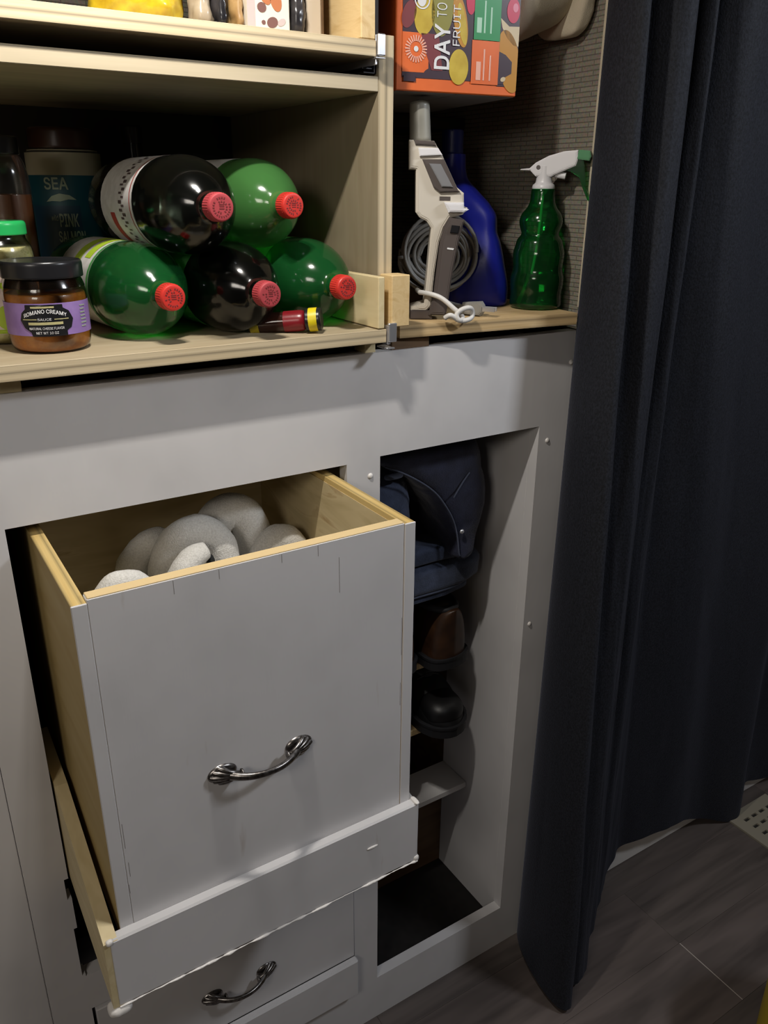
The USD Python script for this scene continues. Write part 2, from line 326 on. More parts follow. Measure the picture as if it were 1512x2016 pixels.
slot_mat = plain('dark_slot', (.015, .013, .011), .8)
yellow_pl = plain('yellow_plastic', (.58, .42, .02), .4)

# ---------------------------------------------------------------- the setting
def struct(name, mesh, m, smooth=35):
    p = part(None, name, mesh, m, smooth); tag(p, kind='structure'); return p
fl = struct('floor', cbox(-1.7, 1.7, -2.3, .52, -.04, -.003), dark_int)
edges = [.52, .3815, .2385, .0955, -.0475, -.1905, -.3335, -.4765, -.6195, -.7625]
k = 0
for r, (y1, y0) in enumerate(zip(edges, edges[1:])):
    cuts = {4: [-1.7, -.28, .6415, 1.7], 3: [-1.7, .05, 1.18, 1.7], 5: [-1.7, -.55, .30, 1.7], 6: [-1.7, .10, 1.0, 1.7]}.get(r, [-1.7, -.4 + .31 * (r % 3), .9 + .2 * (r % 2), 1.7])
    for x0, x1 in zip(cuts, cuts[1:]):
        part(fl, 'floor_plank', cbox(x0 + .00015, x1 - .00015, y0 + .00015, y1 - .00015, -.012, 0, .0004), floor_mats[(k * 2 + r) % 3], smooth=False); k += 1
part(fl, 'floor_plank', cbox(-1.7, 1.7, -2.3, -.763, -.012, 0, .0006), floor_mats[1], smooth=False)
part(fl, 'plank_joint', cbox(.6405, .6425, -.333, -.191, -.003, .0002, .0001), seam_mat, smooth=False, label='pale joint between two floor planks')
struct('wall_back', cbox(-1.7, 1.7, .47, .49, 0, 2.1), weave)
struct('wall_right', cbox(.392, .410, .002, .47, 1.199, 2.05), weave)
struct('wall_hall', cbox(.43, 1.7, .028, .045, 0, 2.05), cream)
struct('wall_left', cbox(-1.72, -1.7, -2.3, .49, 0, 2.1), cream)
struct('wall_far', cbox(1.7, 1.72, -2.3, .49, 0, 2.1), cream)
struct('wall_front', cbox(-1.72, 1.72, -2.32, -2.3, 0, 2.1), cream)
struct('ceiling', cbox(-1.72, 1.72, -2.32, .49, 2.05, 2.1), cream)
struct('trim_1', cbox(.386, .394, -.004, .0, 1.232, 2.05, .001), beige_cloth)
struct('baseboard_hall', cbox(.43, 1.7, .013, .028, 0, .09, .003), white_bright)

# ---------------------------------------------------------------- white cabinet
cab = thing('cabinet', 'white painted plywood built-in cabinet with a pulled-out deep drawer and an open shoe cubby', 'cabinet', (0, .1, 0))
face = sbox(-.458, 0, .43, 1.199)
notch = Polygon([(-.4135, .414), (-.404, .414), (-.404, .498), (-.4135, .498)]).union(Polygon([(-.4145, .549), (-.404, .549), (-.404, .582), (-.4145, .582)]))
holes = [sbox(-.4092, .40, 0, 1.0586), sbox(-.4092, .10, .0047, .3485), sbox(.0507, .0967, .332, 1.0617), notch]
for h in holes: face = face.difference(h)
face = face.union(sbox(-.4092, .352, 0, .41)).union(sbox(-.4125, .352, -.40, .41))
def up(poly, y0, d): m = extrude(poly, d, 'y'); m.apply_translation([0, y0, 0]); return m
part(cab, 'face_frame', up(face, 0, .019), white_paint, False, world=True)
part(cab, 'side_stile', cbox(-1.0, -.4584, .0005, .019, 0, 1.199, .001), white_paint, False, world=True, label='white panel left of the drawer')
part(cab, 'side_panel', cbox(.332, .344, .019, .20, .052, 1.19, .0005), white_paint, False, world=True, label='white right wall of the cubby')
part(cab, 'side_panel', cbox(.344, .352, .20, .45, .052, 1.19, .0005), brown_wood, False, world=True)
part(cab, 'divider_panel', cbox(.036, .0505, .019, .45, .052, 1.19, .0005), white_paint, False, world=True)
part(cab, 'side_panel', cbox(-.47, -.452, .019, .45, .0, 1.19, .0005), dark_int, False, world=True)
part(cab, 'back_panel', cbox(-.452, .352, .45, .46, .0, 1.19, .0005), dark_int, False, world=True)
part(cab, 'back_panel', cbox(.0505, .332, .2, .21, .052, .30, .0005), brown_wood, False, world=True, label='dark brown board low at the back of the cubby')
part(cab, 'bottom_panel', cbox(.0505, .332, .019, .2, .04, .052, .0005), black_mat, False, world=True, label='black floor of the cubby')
part(cab, 'shelf', cbox(.0508, .3318, .1225, .199, .2995, .3120, .001), white_paint, False, world=True, label='white painted bottom shelf')
for z, xe in ((.490, .262), (.6265, .272), (.763, .270)):
    part(cab, 'shelf', cbox(.0508, xe, .118, .448, z - .0125, z, .001), pine, False, world=True, label='raw wood shelf' if z < .7 else None)
part(cab, 'top_panel', cbox(-.45, .352, .019, .45, 1.17, 1.188, .001), brown_wood, False, world=True)
dome = lathe(dense([(0, .0026), (.0018, .0024), (.0034, .0012), (.0040, 0), (0, -.001)], .0006), 16)
for x, z in ((.3848, 1.1527), (.3499, 1.0372), (.3452, .7213), (.0355, 1.0371)):
    part(cab, 'screw', moved(dome, (x, 0, z), rx=90), white_bright, world=True)
part(cab, 'paint_drip', blob(tube(smooth_path([(-.095, -.0015, .347), (-.06, -.002, .345), (-.02, -.002, .3475), (.004, -.0015, .350)], 30), np.r_[np.linspace(.002, .007, 15), np.linspace(.007, .004, 15)], 10, .4), .0008, 200), white_bright, world=True, label='thick white paint along the rail under the pulled-out drawer')
for x0, x1, m in ((-.40, -.3705, pine_pale), (.030, .0455, pine_pale), (.07, .128, brown_wood)):
    part(cab, 'spacer_block', cbox(x0, x1, .004, .10, 1.199, 1.2135, .0005), m, False, world=True)
part(cab, 'support_rail', cbox(-.45, .385, .03, .05, 1.199, 1.2135, .0005), black_mat, False, world=True)

def pull_handle(x0, x1, y, z):
    """bow pull with a ribbed leaf at both ends, standing off the plane y towards -y"""
    L = x1 - x0; xm = (x0 + x1) / 2
    t = np.linspace(-1, 1, 41)
    path = np.c_[xm + t * (L / 2 - .018), y - .0075 - .018 * (1 - np.abs(t) ** 2.2), np.full(41, z)]
    ms = [tube(path, .0031 + .0012 * np.abs(t) ** 2, 14, 1.25)]
    for s, xe in ((-1, x0), (1, x1)):
        for a in (-34, -17, 0, 17, 34):
            r = math.radians(a); n = np.linspace(0, 1, 14)
            root = np.array([xe - s * .031, y - .0095, z])
            reach = .031 - .0045 * abs(a) / 34
            p = np.c_[root[0] + s * n * reach * math.cos(r) , root[1] + .0075 * n ** 1.3 - .0028 * np.sin(n * math.pi), root[2] + n * reach * math.sin(r) * .62]
            ms.append(tube(p, .0021 + .0017 * n * (1 - .55 * n ** 6), 10))
        leaf = lathe(dense([(0, .0035), (.006, .003), (.0105, .001), (.0115, -.001), (0, -.001)], .001), 24)
        lf = moved(leaf, rx=90); v = np.array(lf.vertices); v[:, 0] *= 1.45
        ms.append(trimesh.Trimesh(v + [xe - s * .014, y - .0012, z], lf.faces, process=False))
        ring = lathe(dense([(0, .0012), (.0047, .0012), (.0054, 0), (.0047, -.0012), (0, -.0012)], .0008), 20)
        ms.append(moved(ring, (xe - s * .0325, y - .0115, z), ry=90))
    return cat_mesh(ms)

# upper drawer, pulled out
YF = -.1804
XL, XR = -.3855, -.0165
dw = part(cab, 'drawer', cat_mesh([cbox(XL, XL + .014, YF + .0004, .22, .640, 1.0445, .0005)]), ply_drawer, False, world=True, label='deep raw plywood drawer with a white front')
part(dw, 'side_board', cbox(XR - .014, XR, YF + .0004, .22, .640, 1.0470, .0005), ply_drawer, False, world=True)
part(dw, 'back_board', cbox(XL + .014, XR - .014, .208, .22, .65, 1.044, .0005), drawer_in, False, world=True)
part(dw, 'bottom_board', cbox(XL + .014, XR - .014, YF + .014, .208, .66, .67, .0005), drawer_in, False, world=True)
part(dw, 'inner_lining', cbox(XR - .0148, XR - .0141, YF + .0150, .2075, .671, 1.040, .0001), drawer_in, False, world=True)
part(dw, 'inner_lining', cbox(XL + .0141, XL + .0148, YF + .0150, .2075, .671, 1.036, .0001), drawer_in, False, world=True)
part(dw, 'front_panel', cbox(XL + .0138, XR - .0138, YF, YF + .0135, .640, 1.0480, .0009), white_worn, False, world=True, label='white painted drawer front')
part(dw, 'front_edge', cbox(XL + .0147, XR - .0147, YF + .0006, YF + .0140, 1.0472, 1.0492, .0006), raw_edge, False, world=True, label='raw edge on top of the drawer front')
for x0, x1, zt in ((XL - .0004, XL + .0138, 1.0447), (XR - .0138, XR + .0004, 1.0472)):
    part(dw, 'side_cap', cbox(x0, x1, YF - .0012, YF + .0010, .640, zt, .0008), white_worn, False, world=True, label='painted front end of a drawer side')
zb, zt_ = .5665, .6610
sk = part(dw, 'base_skirt', cbox(-.4015, -.0100, -.1945, YF - .0005, zb, zt_, .0022), white_worn, False, world=True, label='white band across the foot of the drawer')
part(dw, 'base_skirt', cbox(-.400, -.0110, YF - .0005, YF + .01, zb, .6395, .001), white_worn, False, world=True)
sd = extrude([(-.1938, zb), (.10, zb + .02), (.10, .742), (-.005, .728), (-.1938, .6600)], .0035 + .011, 'x'); sd.apply_translation([-.4065, 0, 0])
sd = trimesh.intersections.slice_mesh_plane(sd, [1, 0, 0], [-.4065, 0, 0], cap=False) if False else sd
part(dw, 'base_skirt', moved(sd, (0, 0, 0)), pine_pale, False, world=True, label='raw board along the left foot of the drawer')
sd2 = extrude([(-.1938, zb), (.10, zb + .02), (.10, .70), (-.1938, .6585)], .006, 'x'); sd2.apply_translation([-.0163, 0, 0])
part(dw, 'base_skirt', sd2, white_worn, False, world=True)
tq = np.linspace(0, 1, 160); nq = meshkit.fbm(np.c_[tq * 34, tq * 0, tq * 0], 4, 9); nq2 = meshkit.fbm(np.c_[tq * 50, tq * 0 + 3, tq * 0], 3, 11)
lump = tube(np.c_[-.400 + .389 * tq, np.full(160, -.1948), zb + .0012 * (nq2 - .5)], np.clip(.0005 + .0040 * (nq - .36), .0004, .0030), 10, .8)
part(dw, 'paint_crust', lump, white_bright, world=True, label='rough white paint crust along the lower drawer edge')
part(dw, 'corner_chip', blob(superblob((-.399, -.188, .5585), (.013, .010, .007), .8, 14), .002, 90), white_bright, world=True, label='lump of white paint at the lower left corner')
part(dw, 'corner_chip', blob(superblob((-.4005, -.1935, .6605), (.0040, .0035, .0036), .8, 12), .0008, 120), white_bright, world=True)
part(dw, 'corner_chip', blob(superblob((-.0128, -.1890, .6618), (.0032, .0075, .0018), .7, 12), .0005, 120), white_bright, world=True)
part(dw, 'corner_chip', blob(superblob((-.0120, -.1920, .5690), (.0045, .0045, .0060), .8, 12), .0012, 120), white_bright, world=True)
for x, z in ((-.080, .624),):
    part(dw, 'paint_drip', blob(superblob((x, -.1950, z), (.008, .0012, .0018), .9, 12), .0004, 150), white_bright, world=True)
for x, z0, z1 in ((-.1137, .985, 1.027), (-.2925, 1.032, 1.0465), (-.2470, 1.036, 1.0465), (-.1800, 1.037, 1.0465), (-.1385, 1.034, 1.0465), (-.3690, .760, .792), (-.3680, .722, .741), (-.3705, .700, .712), (-.0320, .880, .930), (-.0325, .810, .842)):
    part(dw, 'paint_crack', cbox(x - .00022, x + .00022, YF - .00022, YF + .001, z0, z1, .00008), crack_mat, False, world=True)
hn = part(dw, 'handle', pull_handle(-.2745, -.1555, YF, .8084), pewter, 50, world=True, label='pewter bow handle with leaf ends')
# lower drawer, closed
d2 = part(cab, 'drawer', cbox(-.405, .0025, -.004, .012, .186, .3445, .0012), white_paint, False, world=True, label='closed lower drawer with a white front')
part(d2, 'base_skirt', cbox(-.406, .0035, -.017, -.004, .108, .188, .0025), white_worn, False, world=True)
part(d2, 'handle', pull_handle(-.2590, -.1420, -.004, .2610), pewter, 50, world=True, label='dark pewter bow handle with leaf ends')

# ---------------------------------------------------------------- plywood box and pull-out trays
bx = thing('plywood_box', 'raw plywood box over the lower tray, open towards the room', 'box', (-.1, .2, 1.2))
part(bx, 'side_board', cbox(.0457, .0662, 0, .44, 1.2137, 1.547, .0006), ply_side, False, world=True, label='upright plywood side with layered front edge')
part(bx, 'top_board', cbox(-.66, .0455, 0, .44, 1.4905, 1.5057, .0006), ply_top, False, world=True)
part(bx, 'side_board', cbox(-.68, -.66, 0, .44, 1.2137, 1.547, .0006), ply_top, False, world=True)
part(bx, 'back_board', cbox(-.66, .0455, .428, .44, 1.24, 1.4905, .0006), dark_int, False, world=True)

lt = thing('pull_out_tray', 'lower plywood pull-out tray carrying the stacked soda bottles and jars', 'tray', (-.1, .2, 1.2165))
part(lt, 'shelf_board', cbox(-.655, .0400, -.03, .42, 1.2165, 1.2325, .0006), ply_low, False, world=True)
part(lt, 'side_rail', cbox(.0285, .0375, -.0295, .415, 1.2335, 1.2935, .001), pine_pale, False, world=True)
part(lt, 'slide', cat_mesh([cbox(.0410, .0455, -.031, .002, 1.2140, 1.2365, .0006), cbox(.0415, .0530, -.0335, -.0290, 1.2170, 1.2395, .0008), cbox(.0385, .0500, -.0335, -.010, 1.2085, 1.2105, .0004)]), metal_white, False, world=True, label='bright metal drawer slide end')
ut = thing('pull_out_tray', 'upper plywood pull-out tray carrying snack bags, above the soda bottles', 'tray', (-.1, .2, 1.5245))
part(ut, 'shelf_board', cbox(-.655, .0330, -.016, .42, 1.5222, 1.5380, .0006), ply_up, False, world=True)
part(ut, 'side_rail', cbox(.0145, .0325, -.015, .085, 1.5384, 1.640, .001), pine, False, world=True)
part(ut, 'slide', cat_mesh([cbox(.0334, .0355, -.014, .40, 1.5150, 1.5440, .0005), cbox(.0334, .0430, -.0195, -.0155, 1.5235, 1.5445, .0010), cbox(.0310, .0425, -.0195, -.010, 1.5205, 1.5220, .0004)]), metal_white, False, world=True, label='bright metal drawer slide end')
part(ut, 'slide', cat_mesh([cbox(.0290, .0440, .004, .40, 1.5085, 1.5100, .0004), cbox(.0425, .0454, .004, .40, 1.5085, 1.5228, .0004), cbox(.0270, .0390, .003, .006, 1.5125, 1.5140, .0003)]), metal_black, False, world=True, label='dark drawer slide under the tray')
rt = thing('pull_out_tray', 'narrow right plywood tray carrying the green spray bottle and blue jug', 'tray', (.2, .2, 1.214))
Q = Polygon([(.0785, -.001), (.3590, -.029), (.3880, .30), (.3880, .42), (.0785, .42)])
bd = extrude(Q, .0160, 'z'); bd.apply_translation([0, 0, 1.2138])
part(rt, 'shelf_board', bd, ply_right, False, world=True)
part(rt, 'end_block', cbox(.0475, .0735, -.0295, -.002, 1.2340, 1.2945, .001), pine, False, world=True)

# ---------------------------------------------------------------- soda bottles
ZT = 1.2325
R_ = .0505
body_prof = [(0, .004), (.022, .0), (.036, .004), (.0460, .016), (.0492, .035), (R_, .06), (.0498, .085), (.0498, .190), (R_, .203), (.0500, .214), (.0478, .227), (.0436, .239), (.0375, .250), (.0300, .259), (.0220, .266), (.0155, .271), (.0130, .275), (.0125, .280)]
def soda(name_label, cx, yc, cz, fill, shell, liquid, capm, spin=0, yaw=0, label_parts=None):
    """lying bottle; local z of the profile runs from base to cap, cap towards -y; yc = y of the cap's front"""
    L = .298
    t = thing('soda_bottle', name_label, 'bottle', (cx - L * math.sin(math.radians(yaw)), yc + L * math.cos(math.radians(yaw)), cz), yaw, group='soda bottles lying stacked on the lower tray')
    lay = lambda m: moved(m, rx=90, )  # z -> -y
    pr = dense(body_prof, .004)
    part(t, 'bottle_body', lay(lathe(pr, 72)), shell, True)
    if liquid is not None:
        inner = np.array(pr); inner = np.c_[np.maximum(inner[:, 0] - .0014, 0), np.clip(inner[:, 1], .0025, .272)]
        im = lay(lathe(np.vstack([inner, [[0, .272]]]), 72)); im.merge_vertices()
        man = m3.Manifold(m3.Mesh(np.asarray(im.vertices, np.float32), np.asarray(im.faces, np.uint32)))
        h = -R_ + 2 * R_ * fill
        man = man.trim_by_plane((0, 0, -1.0), -h)
        me = man.to_mesh()
        part(t, 'drink', trimesh.Trimesh(np.array(me.vert_properties[:, :3]), np.array(me.tri_verts), process=False), liquid, 40)
    # cap with ribs and a stamped ring of print on its top
    cp = [lathe(dense([(0, .300), (.0128, .300), (.0138, .302), (.0138, .3145), (.0130, .3172), (.0117, .3180), (0, .3180)], .0012), 48)]
    for k in range(36):
        a = k / 36 * 2 * math.pi
        cp.append(moved(cbox(.0135, .0141, -.0005, .0005, .3020, .3140, .0002), rz=math.degrees(a)))
    cp.append(lathe([(.0128, .288), (.0148, .2885), (.0150, .2915), (.0128, .292)], 40))
    drop = lambda m: moved(m, (0, 0, -.020))
    c = part(t, 'cap', lay(drop(cat_mesh(cp))), capm, 35, label='red screw cap')
    ring = []
    for r, n, w in ((.0088, 22, .0007), (.0054, 13, .0007)):
        for k in range(n):
            if random.random() < .2: continue
            ring.append(moved(cbox(-w, w, r - .0010, r + .0010, .3179, .3183, .0001), rz=360 * k / n + spin))
    for dz in (-.0018, .0004, .0022): ring.append(cbox(-.0030 + .0006 * random.random(), .0028, dz, dz + .0010, .3179, .3183, .0001))
    part(c, 'cap_print', lay(drop(cat_mesh(ring))), print_dark, False, label='dark stamped print')
    if label_parts:
        for nm, z0, z1, a0, a1, m in label_parts:
            n = 40; a = np.radians(np.linspace(a0, a1, n)); zz = np.linspace(z0, z1, 3); rr = .0503 + (0 if nm == 'label' else .0003)
            P = np.stack([np.stack([rr * np.cos(a), rr * np.sin(a), np.full(n, z)], -1) for z in zz])
            part(t, nm, lay(grid(P[:, ::-1])), m, True)
    return t
full = lambda m: [('label', .078, .182, 0, 360, m)]
zc = ZT + R_ + .0002
lime_lab = full(label_white) + [('label_stripe', .150, .168, 60, 140, label_lime), ('label_stripe', .120, .140, 80, 170, label_lime), ('label_stripe', .176, .1815, 0, 360, label_green)]
white_lab = full(label_white) + [('label_stripe', .174, .176, 0, 360, label_red), ('label_stripe', .108, .122, 190, 235, label_red)]
lab_txt = [('label_stripe', .140 + .008 * (i % 2), .147 + .008 * (i % 2) + .003 * random.random(), a, a + 2.2 + 2 * random.random(), label_dark) for i, a in enumerate(range(95, 265, 5))]
b1 = soda('green soda bottle with lime and white label, beside the orange sauce jar', -.2145, -.0180, zc, .62, pet_green, liq_green, cap_red, 20, 5, lime_lab)
b2 = soda('dark smoky soda bottle in the middle of the bottom row', -.1165, -.0430, zc, .45, pet_smoke, liq_dark, cap_dull, 50, 4, full(label_green))
b3 = soda('green soda bottle at the right end of the bottom row, beside the wooden rail', -.0115, -.0260, zc, .42, pet_green, liq_green, cap_red, 80, 5, full(label_green))
zu = zc + .0885
u1 = soda('dark smoky soda bottle with white label on the top of the stack', -.1705, -.0550, zu, .30, pet_smoke, liq_dark, cap_dull, 110, 3, white_lab + lab_txt)
u2 = soda('pale green half-full soda bottle on the top right of the stack', -.0646, -.0010, zu, .36, pet_pale, liq_green, cap_red, 140, 5, full(label_white))

# ---------------------------------------------------------------- jars on the lower tray
FACE = math.degrees(math.atan2(-.33 - CAM[0], .03 - CAM[1]))
def cyl_label(r, z0, z1, a0=-180, a1=180, n=64):
    a = np.radians(np.linspace(a0, a1, n)); zz = np.linspace(z0, z1, 4)
    P = np.stack([np.stack([r * np.sin(a), -r * np.cos(a), np.full(n, z)], -1) for z in zz]); return grid(P)
# orange sauce jar
j = thing('sauce_jar', 'glass jar of orange sauce with black lid and purple label', 'jar', (-.3290, .0420, ZT + .0003), -14)
part(j, 'sauce', lathe(dense([(0, .001), (.032, .001), (.0365, .004), (.0388, .012), (.0392, .030), (.0392, .052), (.0380, .0575), (0, .0577)], .003), 64), sauce_orange, True)
part(j, 'glass', lathe(dense([(0, 0), (.0325, 0), (.0372, .0035), (.0396, .012), (.0400, .030), (.0400, .056), (.0388, .064), (.0362, .0705), (.0352, .074), (.0352, .084)], .003), 64), glass_clear, True)
part(j, 'glass_neck', lathe([(.0355, .0722), (.0372, .0685), (.0392, .0635), (.0394, .0632), (.0375, .0690), (.0360, .0722)], 56), glass_brown, True)
lid = lathe(dense([(0, .0875), (.034, .0875), (.0375, .0885), (.0390, .0868), (.0393, .0845), (.0393, .0730), (.0386, .0722), (.0370, .0722)], .001), 64)
part(j, 'lid', lid, black_plastic, 40, label='black lid')
lb = part(j, 'label', cyl_label(.0404, .0185, .0500), purple, True, label='purple label')
em = Polygon([(-.0175, .0330), (.0165, .0330), (.0165, .0300), (.0225, .0265), (.0260, .0190), (.0235, .0115), (.0185, .0085), (.0185, .0040), (-.0135, .0040), (-.0145, .0075), (-.0205, .0120), (-.0240, .0190), (-.0220, .0255), (-.0175, .0295)]).buffer(.0008)
part(lb, 'emblem', wrap_poly(em, .0405, .0150), black_plastic, False, label='black emblem')
arc = text('ROMANO CREAMY', .0036, .0003, True)
v = np.array(arc.vertices); v[:, 1] += .0042 - 9.0 * v[:, 0] ** 2; arc = trimesh.Trimesh(v, arc.faces, process=False)
def fit(m, w):
    m = m.copy(); v = np.array(m.vertices); v[:, 0] *= w / (v[:, 0].max() - v[:, 0].min()); m.vertices = v; return m
ts = [wrap(fit(arc, .041), .0408, .0365)]
ts += [wrap(fit(text('SAUCE', .0022), .0130), .0408, .0336, -.03), wrap(fit(text('NATURAL CHEESE FLAVOR', .0024), .0330), .0408, .0247), wrap(fit(text('NET WT 10 OZ', .0024), .0210), .0408, .0203)]
part(lb, 'lettering', cat_mesh(ts), text_white, False, label='white lettering')
part(lb, 'gold_band', cat_mesh([wrap_poly(sbox(-.0170, 0, .0160, .0026), .0406, .0294), wrap_poly(sbox(-.0130, .0005, .0090, .0022), .0406, .0450), wrap_poly(sbox(-.022, 0, -.0085, .0009), .0406, .0342), wrap_poly(sbox(.008, 0, .022, .0009), .0406, .0342)]), text_gold, False)
side_t = [wrap_poly(sbox(0, 0, .006 + .003 * random.random(), .0011), .0405, .0245 + .0034 * k, ang=.92) for k in range(7)]
part(lb, 'small_print', cat_mesh(side_t), print_grey, False)
# cream sauce jar
j = thing('sauce_jar', 'glass jar of cream sauce with green lid, cut by the left edge of the picture', 'jar', (-.3585, .1150, ZT + .0003), -10)
part(j, 'sauce', lathe(dense([(0, .001), (.030, .001), (.0345, .005), (.0362, .015), (.0362, .088), (.034, .098), (0, .0985)], .003), 56), sauce_cream, True)
part(j, 'glass', lathe(dense([(0, 0), (.0305, 0), (.0352, .004), (.0370, .014), (.0370, .088), (.0345, .100), (.0310, .106), (.0305, .118)], .003), 56), glass_clear, True)
part(j, 'lid', lathe(dense([(0, .1235), (.0300, .1235), (.0322, .1222), (.0330, .119), (.0330, .1105), (.0322, .1095)], .001), 56), lid_green, 40, label='green lid')
lb = part(j, 'label', cyl_label(.0374, .012, .0795), label_pink, True, label='pale pink label with green print')
part(lb, 'label_print', cat_mesh([wrap_poly(sbox(-.05, 0, .045, .0020), .0376, .0770), wrap_poly(Point(.004, .010).buffer(.013), .0376, .0185), wrap_poly(sbox(-.02, 0, .030, .0055), .0376, .0585), wrap_poly(sbox(-.03, 0, .040, .0040), .0376, .0125)]), label_lime, False)
part(lb, 'small_print', cat_mesh([wrap_poly(sbox(.010 - .002 * k, 0, .021, .0009), .0379, .0300 + .0026 * k) for k in range(4)]), text_white, False)
# teal fish jar
j = thing('jar', 'tall jar with brown lid and a teal salmon label, behind the bottles', 'jar', (-.2310, .3300, ZT + .0303), -16)
part(j, 'jar_body', lathe(dense([(0, -.03), (.041, -.03), (.0455, -.025), (.0460, -.01), (.0460, .158), (.0445, .166), (.0415, .170), (0, .170)], .004), 56), plain('dark_jar', (.05, .05, .045), .3), True)
part(j, 'lid', lathe(dense([(0, .196), (.0375, .196), (.0395, .194), (.0400, .190), (.0400, .173), (.039, .171), (0, .171)], .0015), 56), lid_brown, 40, label='brown lid')
part(j, 'shoulder_ring', lathe([(.0402, .168), (.0430, .1685), (.0430, .1700), (.0402, .1705)], 48), beige_label, True)
part(j, 'label', cyl_label(.0463, .140, .1665), beige_label, True, label='beige band of the label')
lb = part(j, 'label', cyl_label(.0463, .015, .140), teal_label, True, label='teal label')
part(lb, 'label_panel', cyl_label(.0465, .015, .104, -62, 20), teal_dark, True)
part(lb, 'lettering', cat_mesh([wrap(fit(text('SEA', .0135, .0003, True), .030), .0467, .1235, -.22), wrap(fit(text('PINK', .0150, .0003, True), .023), .0467, .0790, .02), wrap(fit(text('SALMON', .0125, .0003, True), .033), .0467, .0605, .05), wrap(fit(text('wild', .0070), .009), .0467, .0860, -.36)]), print_grey, False, label='pale lettering SEA PINK SALMON')
fish = Polygon([(-.018, 0), (-.010, .0070), (0, .0100), (.012, .0080), (.020, .0025), (.010, .0030), (0, .0005), (-.010, .0010)])
part(lb, 'fish_print', wrap_poly(fish, .0467, .1085, ang=-.15), print_grey, False)
# brown jar at the left
j = thing('jar', 'tall dark-topped jar with brown contents, behind the green-lidded jar', 'jar', (-.3290, .1900, ZT + .0003), -20)
part(j, 'contents', lathe(dense([(0, .001), (.024, .001), (.0265, .006), (.0265, .148), (0, .149)], .004), 48), amber, True)
part(j, 'glass', lathe(dense([(0, 0), (.025, 0), (.0272, .005), (.0275, .15), (.0265, .168), (.0225, .184), (.0195, .190), (.0195, .20)], .004), 48), glass_clear, True)
part(j, 'lid', lathe(dense([(0, .208), (.018, .208), (.0205, .206), (.021, .190), (.0202, .189), (0, .189)], .0015), 40), black_plastic, 40, label='black lid')
# dark bottle far back
j = thing('bottle', 'dark glass bottle standing at the back between the teal jar and stacked bottles', 'bottle', (-.1250, .3750, ZT + .0003))
part(j, 'bottle_body', lathe(dense([(0, 0), (.028, 0), (.0315, .006), (.0315, .13), (.028, .15), (.015, .18), (.0125, .19), (.0125, .215), (0, .216)], .004), 40), plain('dark_glass', (.012, .012, .013), .12), True)
part(j, 'cap', lathe(dense([(0, .236), (.0130, .236), (.0142, .234), (.0142, .214), (0, .214)], .0015), 32), black_plastic, 40)
# tiny sauce bottle lying in front
j = thing('mini_bottle', 'tiny dark sauce bottle with yellow-banded black cap, lying under the bottle caps', 'bottle', (-.0560, -.0030, ZT + .0143), 0)
dirn = np.array([.030, -.022, .0035]); dirn /= np.linalg.norm(dirn)
def along(m): # local z -> dirn
    return trimesh.Trimesh(np.asarray(m.vertices) @ trimesh.geometry.align_vectors([0, 0, 1], dirn)[:3, :3].T, m.faces, process=False)
part(j, 'bottle_body', along(lathe(dense([(0, -.066), (.0105, -.066), (.0118, -.063), (.0118, -.022), (.0100, -.014), (.0082, -.008), (.0082, .002), (0, .002)], .002), 32)), plain('dark_sauce_glass', (.035, .012, .008), .12), True)
part(j, 'neck_band', along(lathe(dense([(.0121, -.024), (.0122, -.006), (.0105, .0005), (.0090, .001)], .002), 32)), plain('red_wrap', (.20, .008, .014), .3), True, label='dark red wrapper')
cpm = part(j, 'cap', along(lathe(dense([(0, .0200), (.0118, .0200), (.0132, .0188), (.0134, .0025), (.0126, .0015), (0, .0015)], .0012), 40)), black_plastic, 40, label='black cap')
part(cpm, 'cap_label', along(lathe([(.01355, .0055), (.01360, .0060), (.01360, .0150), (.01355, .0155)], 48)), plain('yellow_label', (.70, .56, .01), .4), True, label='yellow band')
part(j, 'base_label', along(lathe([(.0120, -.064), (.0121, -.0635), (.0121, -.054), (.0120, -.0535)], 40)), plain('yellow_label_dull', (.45, .36, .02), .4), True)

# ---------------------------------------------------------------- things on the upper tray
ZU = 1.5382
def pouch(name, label, cat, x0, x1, y, h, m, group=None, dep=.03):
    w = (x1 - x0) / 2
    t = thing(name, label, cat, ((x0 + x1) / 2, y + dep, ZU + .0005))
    n = 26; U, V = np.meshgrid(np.linspace(-1, 1, n), np.linspace(0, 1, n), indexing='ij')
    th = dep * (1 - np.abs(U) ** 3) * np.where(V < .12, .72 + .28 * (V / .12), np.clip((1 - V) / .5, 0, 1) ** .55 * .5 + .5 * (1 - V) ** .3)
    F_ = np.stack([U * w * (1 - .05 * (1 - V)), -th, V * h], -1); B_ = np.stack([U * w * (1 - .05 * (1 - V)), th, V * h], -1)
    loop = np.concatenate([F_, B_[::-1][1:-1]], 0); loop = np.concatenate([loop, loop[:1]], 0)
    g = grid(loop); bot = grid(np.stack([F_[:, 0], B_[:, 0]], 0))
    m_ = cat_mesh([g, bot]); m_.merge_vertices(); m_.fix_normals()
    m_ = blob(m_, .0045, 70, len(label)); vv = np.array(m_.vertices); vv[:, 2] = np.maximum(vv[:, 2], 0); m_.vertices = vv
    part(t, 'bag_body', m_, m, True)
    part(t, 'top_seal', cbox(-w, w, -.001, .001, h - .004, h + .012, .0004), m, False)
    return t
pouch('snack_bag', 'crinkled bright yellow snack bag on the upper tray', 'bag', -.2520, -.1540, .020, .11, yellow_bag, dep=.030)
pouch('snack_bag', 'small tan see-through bag right of the yellow bag', 'bag', -.1535, -.1290, .030, .09, clear_film, dep=.016)
pouch('snack_bag', 'black snack bag between the tan bag and brown snack', 'bag', -.1285, -.1130, .030, .10, dark_film, dep=.016)
